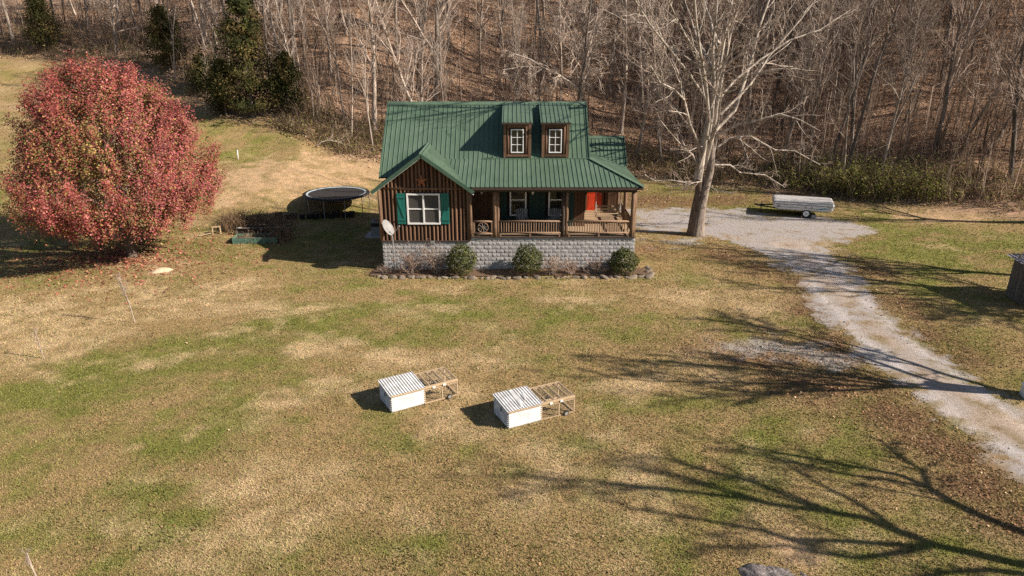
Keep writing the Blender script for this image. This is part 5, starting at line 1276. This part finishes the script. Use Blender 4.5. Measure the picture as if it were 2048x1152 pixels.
pv = [(q * math.cos(a), q * math.sin(a), hz + h) for q, h in ((Rr - .15, .047), (Rr + .06, .03), (Rr + .07, -.06)) for a in np.linspace(0, 2 * math.pi, 48, endpoint=False)]
MB().add(pv, [[k * 48 + i, k * 48 + (i + 1) % 48, (k + 1) * 48 + (i + 1) % 48, (k + 1) * 48 + i] for k in range(2) for i in range(48)]).build('pad_skirt', M['black'], tr_, True)
mv = [(q * (Rr - .25) * math.cos(a), q * (Rr - .25) * math.sin(a), hz + .01 - .05 * (1 - q * q)) for q in (.02, .35, .7, 1) for a in np.linspace(0, 2 * math.pi, 48, endpoint=False)]
MB().add(mv, [[k * 48 + i, k * 48 + (i + 1) % 48, (k + 1) * 48 + (i + 1) % 48, (k + 1) * 48 + i] for k in range(3) for i in range(48)] + [list(range(48))]).build('jumping_mat', M['matfab'], tr_, True)
for k in range(10):
    a = k * math.pi / 5 + .15; px, py = Rr * math.cos(a), Rr * math.sin(a); MB().tube([(px, py, hz), (px, py, gz(tx + px, ty + py) - gz(tx, ty) - .03)], .024, 7).build('leg', M['greymetal'], tr_)

# ------------------------------------------------------------------ raised garden beds, weeds and pots left of the house
gb = empty('raised_bed', (-15.62, 36.75, gz(-15, 36.9)), R(5), 'green corrugated metal raised garden bed with dead plants', 'raised bed')
for k in range(2):
    f = MB(); corrugated(f, (k * 1.2 + .03, 0, -.02), (0, 0, 1), (1, 0, 0), (0, -1, 0), .36, 1.14, .075, .022); f.build('front_panel', M['planter'], gb)
f = MB(); corrugated(f, (2.4, 0, -.02), (0, 0, 1), (0, 1, 0), (1, 0, 0), .36, .95, .075, .022); f.build('end_panel', M['planter'], gb)
f = MB(); corrugated(f, (0, 0, -.02), (0, 0, 1), (0, 1, 0), (-1, 0, 0), .36, .95, .075, .022); f.build('end_panel', M['planter'], gb)
MB().box(0, 2.4, .94, .97, -.02, .34).build('back_panel', M['planter'], gb)
for xx in (0, 1.185, 2.385): MB().box(xx, xx + .03, -.03, .03, -.02, .36).build('corner_post', M['planter'], gb)
MB().box(.02, 2.38, .03, .94, .1, .22).build('soil', M['mulch'], gb)
wb = empty('timber_bed', (-16.0, 38.4, gz(-15, 38.5)), R(2), 'grey timber garden bed frame behind the green metal one', 'raised bed')
MB().beam((0, 0, .42), (2.9, .05, .42), .16, .04).build('rail', M['greywood'], wb); MB().beam((0, .75, .42), (2.9, .8, .42), .16, .04).build('rail', M['greywood'], wb)
for xx in (0, 1.4, 2.85):
    for yy in (0, .78): MB().box(xx - .04, xx + .04, yy - .04, yy + .04, -.05, .41).build('post', M['greywood'], wb)
MB().box(.02, 2.85, .02, .045, .02, .38).build('board', M['darkwood'], wb); MB().box(.02, 2.85, .76, .785, .02, .38).build('board', M['darkwood'], wb)
for xx, wd in ((.12, .18), (2.35, .22), (.7, .1)): MB().box(xx, xx + wd, -.05, .04, .445, .455).build('tile', M['white'], wb)
pos = [(rt.uniform(-17.2, -13.4), rt.uniform(38.9, 40.6), 0) for _ in range(260)] + [(rt.uniform(-13.6, -12.9), rt.uniform(37.2, 38.3), 0) for _ in range(40)]
brush('dry_weeds', pos, 8, [rt.uniform(.55, 1.2) for _ in pos], .22, [(.48, .33, .20), (.34, .22, .14), (.28, .2, .12), (.22, .16, .12)], 'tan dead weeds standing behind the garden beds', 24, .011, 2, [(.36, .25, .15), (.26, .19, .11)], .04)
pos = [(rt.uniform(-15.4, -13.4), rt.uniform(37.0, 37.7), 0) for _ in range(34)]
brush('dead_garden_plants', pos, 5, [rt.uniform(.4, .75) for _ in pos], .3, [(.36, .26, .17), (.25, .17, .11), (.14, .10, .07)], 'dead stalks in the green garden bed', 25, .011, 2, [(.3, .22, .13)], .04)
for k in range(11):
    px, py = -14.4 + k * .42 + rt.uniform(-.08, .08), 41.3 + k * .09 + rt.uniform(-.15, .15)
    e = empty('nursery_pot', (px, py, gz(px, py)), 0, 'black plastic plant pot in the shaded row before the trampoline', 'pot', 'row of black pots before the trampoline'); s = rt.uniform(.9, 1.2)
    MB().tube([(0, 0, 0), (0, 0, .30 * s)], [.15 * s, .20 * s], 14).build('body', M['black'], e); MB().tube([(.205 * s * math.cos(a), .205 * s * math.sin(a), .30 * s) for a in np.linspace(0, 2 * math.pi, 15)], .018, 5, False).build('rim', M['black'], e)
sh_ = empty('sawhorse', (-17.25, 38.6, gz(-17.25, 38.6)), R(20), 'small pale wooden stand left of the garden beds', 'sawhorse')
MB().beam((-.25, 0, .42), (.25, 0, .42), .09, .07).build('top', M['lightwood'], sh_)
for a in (-.2, .2):
    for b in (-.16, .16): MB().beam((a, 0, .40), (a * 1.1, b, -.02), .05, .05).build('leg', M['lightwood'], sh_)
MB().beam((-.95, -.25, .03), (-.3, -.1, .10), .12, .03).build('loose_plank', M['lightwood'], sh_)
sk = empty('white_stake', (-19.82, 49.64, gz(-19.82, 49.64)), 0, 'thin white pipe standing in the grass bank', 'stake'); MB().tube([(0, 0, -.1), (.0, 0, .3), (.015, 0, .62)], .035, 10).build('pipe', M['white'], sk, True); MB().tube([(.015, 0, .62), (.015, 0, .66)], [.045, .045], 10).build('cap', M['white'], sk)

# ------------------------------------------------------------------ folding camper trailer
cx, cy = 18.95, 43.75
ct = empty('camper_trailer', (cx, cy, gz(cx, cy) + .02), R(-18), 'low white folded camper trailer parked at the drive edge', 'trailer')
def loft(b, secs):
    """secs: (z, half length, half width, x shift); rounded rectangles"""
    n = 0; start = len(b.v)
    for z, hl, hw, sx in secs:
        c = .12; pts_ = [(-hl + c, -hw), (hl - c, -hw), (hl, -hw + c), (hl, hw - c), (hl - c, hw), (-hl + c, hw), (-hl, hw - c), (-hl, -hw + c)]
        b.v += [(x + sx, y, z) for x, y in pts_]
    for k in range(len(secs) - 1):
        for i in range(8): b.f.append([start + k * 8 + i, start + k * 8 + (i + 1) % 8, start + (k + 1) * 8 + (i + 1) % 8, start + (k + 1) * 8 + i])
    b.f.append([start + i for i in range(8)]); b.f.append([start + (len(secs) - 1) * 8 + i for i in range(8)]); return b
body_ = loft(MB(), [(.46, 1.62, .92, .05), (.58, 1.78, .98, .0), (.80, 1.83, 1.0, 0)]).build('body', M['camper'], ct)
lid = loft(MB(), [(.805, 1.85, 1.02, 0), (.85, 1.85, 1.02, 0), (.99, 1.80, .97, 0), (1.03, 1.70, .84, 0)]).build('lid', M['camper_lid'], ct)
MB().box(-1.8, 1.8, -.985, -.96, .995, 1.02).build('lid_edge', M['camper'], lid)
MB().box(-1.70, 1.70, -1.035, -1.022, .812, .842).build('belt_trim', M['camper_stripe'], lid)
MB().box(-1.64, 1.6, -1.0, -.985, .62, .635).build('body_stripe', M['camper_stripe'], body_)
MB().add([(.75, -1.003, .59), (1.05, -1.003, .59), (1.45, -1.006, .70), (1.25, -1.006, .70)], [(0, 1, 2, 3)]).build('decal', M['tealstripe'], body_)
for xx in (-1.5, 1.45): MB().box(xx, xx + .12, -1.045, -1.025, .72, .86).build('latch', M['greymetal'], body_)
MB().box(-1.58, -1.44, -1.0, -.985, .64, .70).build('marker_light', M['rust'], body_); MB().box(.05, .22, -1.02, -1.0, .64, .72).build('hatch', M['greymetal'], body_); MB().box(.45, .55, -1.02, -1.0, .65, .72).build('hatch', M['greymetal'], body_)
MB().box(-1.55, 1.5, -.80, .80, .40, .475).build('chassis', M['darkmetal'], ct)
for yy in (-.86, .86):
    wl = MB().disc((.22, yy, .27), (0, 1, 0), .27, .17, 24).build('wheel', M['tyre'], ct); s_ = -1 if yy < 0 else 1
    MB().disc((.22, yy + s_ * .088, .27), (0, 1, 0), .18, .02, 20).build('rim', M['white'], wl); MB().disc((.22, yy + s_ * .10, .27), (0, 1, 0), .06, .03, 12).build('hub', M['greymetal'], wl)
for s in (-1, 1): MB().beam((-1.5, s * .6, .44), (-2.75, s * .05, .44), .07, .08).build('drawbar', M['darkmetal'], ct)
MB().tube([(-2.5, 0, .02), (-2.5, 0, .72)], .03, 8).build('jack', M['darkmetal'], ct); MB().disc((-2.5, 0, .02), (0, 0, 1), .09, .03, 12).build('jack_foot', M['darkmetal'], ct); MB().box(-2.95, -2.72, -.05, .05, .42, .52).build('coupler', M['darkmetal'], ct)
MB().box(-.05, -.01, -1.08, -.9, .0, .12).build('chock', M['lightwood'], ct); MB().box(.56, .86, -.95, -.72, .0, .2).build('support_block', M['concrete'], ct)

# ------------------------------------------------------------------ old shed cut by the right edge
sx0, sy0 = 22.2, 26.8
so = empty('old_shed', (sx0, sy0, gz(sx0, sy0)), R(4), 'small weathered plank shed with tin roof at the right edge', 'shed')
SWD, SDP, SH0, SH1 = 2.6, 1.8, 1.58, 1.85
MB().box(.04, SWD - .04, .04, SDP - .04, -.1, SH0 - .02).build('shed_core', M['wall'], so)
x = 0
while x < SWD - .05:
    wd = rt.uniform(.16, .22); MB().box(x, min(x + wd - .012, SWD), -.0 - rt.uniform(0, .02), .035, -.08, SH0 + rt.uniform(-.03, .03)).build('plank', M['greywood'], so); x += wd
y = .05
while y < SDP - .05:
    wd = rt.uniform(.16, .22); MB().box(-rt.uniform(0, .02), .035, y, min(y + wd - .014, SDP), -.08, SH0 + .22 * y / SDP).build('plank', M['greywood'], so); y += wd
f = MB(); sl = Vector((0, SDP + .5, SH1 - SH0 + .05)).normalized()
corrugated(f, (-.22, -.3, SH0 + .0), (1, 0, 0), sl, sl.cross(Vector((1, 0, 0))) * -1, SWD + .44, SDP + .62, .20, .03); f.build('roof_sheet', M['shedroof'], so)
MB().box(.75, SWD, SDP * .9, SDP * .9 + .08, SH1 + .12, SH1 + .22).build('ridge_board', M['greywood'], so)
for q in ((.05, SDP * .9), (.75, SDP * .9)): MB().box(q[0], q[0] + .08, q[1] - .02, q[1] + .06, SH1, SH1 + .2).build('roof_post', M['greywood'], so)

# white box at the right edge, rock, sand, young trees
wbx = empty('white_box', (16.35, 19.15, gz(16.35, 19.15)), R(-12), 'white painted box cut by the right edge beside the drive', 'box')
MB().box(0, .9, 0, .5, -.03, .38).build('body', M['camper'], wbx); MB().box(-.02, .92, -.02, .52, .38, .42).build('lid', M['white'], wbx)
r = np.random.RandomState(9); ru, rv_ = np.meshgrid(np.linspace(-1, 1, 40), np.linspace(-1, 1, 34))
th = np.arctan2(rv_, ru); q = np.maximum(np.abs(ru), np.abs(rv_)); outl = .78 + .3 * vnoise(np.cos(th) * 1.7 + 4, np.sin(th) * 1.7 + 9, 4)
uu, vv = q * np.cos(th) * outl, q * np.sin(th) * outl
rx, ry = 5.75 + uu * .88 - vv * .1, 11.5 + vv * .60 - uu * .12
rz_ = terr(rx, ry) - .06 + .13 * np.clip(1.05 - q ** 6, 0, 1) + .20 * (fbm(rx * 7 + ry * 3, ry * 3 - rx, 3, 4) - .5) - .085 * (uu + .2)
Vr = np.stack([rx - 5.75, ry - 11.55, rz_], -1).reshape(-1, 3); i = (np.arange(33)[:, None] * 40 + np.arange(39)[None, :]).ravel()
rk = link('rock', np_mesh('rock', Vr, np.stack([i, i + 1, i + 41, i + 40], 1), M['rock'], False), None, (5.75, 11.55, 0)); tag(rk, 'flat weathered grey rock showing through the front lawn', 'rock')
uu, vv = np.meshgrid(np.linspace(-1, 1, 22), np.linspace(-1, 1, 16)); th = np.arctan2(vv, uu); q = np.maximum(np.abs(uu), np.abs(vv)); outl = .75 + .5 * vnoise(np.cos(th) * 2 + 2, np.sin(th) * 2 + 5, 14)
rx, ry = -17.35 + q * np.cos(th) * outl * .55, 32.15 + q * np.sin(th) * outl * .42; rz_ = terr(rx, ry) + .17 * np.clip(1 - q ** 2, 0, 1) - .02
Vr = np.stack([rx + 17.35, ry - 32.15, rz_], -1).reshape(-1, 3); i = (np.arange(15)[:, None] * 22 + np.arange(21)[None, :]).ravel()
sp_ = link('sand_mound', np_mesh('sand_mound', Vr, np.stack([i, i + 1, i + 23, i + 22], 1), M['sand'], True), None, (-17.35, 32.15, 0)); tag(sp_, 'small mound of pale sand near the red tree', 'sand mound')
def young(x, y, H, label, seed, dense):
    r = np.random.RandomState(seed); e = empty('young_tree', (x, y, gz(x, y)), 0, label, 'tree', 'young bare trees planted on the lawn'); out = []
    a = limb(r, (0, 0, -.1), (-.08, 0, 1), H, .022, .008, 7, .04, .02); b = limb(r, at(*a, .35)[0], norm(np.array([-.22, 0, 1])), H * .55, .012, .005, 5, .05, .05)
    for q in (a, b): sub(r, out, *q, dense, 1, 4, dict(SF, rmin=.004, len=[.4, .28, .6, .6], ang=[.7] * 4, n=[9, 7, 5, 3]), .55)
    link('trunk', tubes_mesh('trunk', [a, b], M['twig'], 6), e); link('crown', tubes_mesh('crown', [(p, q) for _, p, q in out], M['twig']), e)
young(-15.33, 25.6, 2.1, 'thin young bare tree with a hazy twig crown on the left lawn', 5, 14)
young(-9.85, 11.3, 1.1, 'thin bare whip at the bottom left edge', 6, 4)
young(-11.3, 11.75, 1.0, 'thin bare whip in the bottom left corner', 7, 3)
young(-16.9, 22.3, 1.3, 'faint thin whip on the straw coloured left lawn', 8, 3)
pos = []
while len(pos) < 900:
    y = 10 + 30 * rt.random() ** 1.6; x = rt.uniform(-.82 * y, .82 * y)
    if (HOUSE[0] < x < HOUSE[1] and y > 31) or bool(on_drive(np.array([x]), np.array([y]))[0]) or float(vnoise(np.array([x * .5]), np.array([y * .5]), 19)[0]) < .5: continue
    pos.append((x, y, 0))
r0_ = np.random.RandomState(1)
brush('lawn_weeds', pos, 6, [rt.uniform(.05, .13) for _ in pos], .7, [(.12, .15, .04), (.16, .17, .05), (.20, .18, .07)], 'small dark green weed tufts dotted over the lawn', 28, .012, 3, [(.11, .14, .035), (.15, .165, .05)], .03)
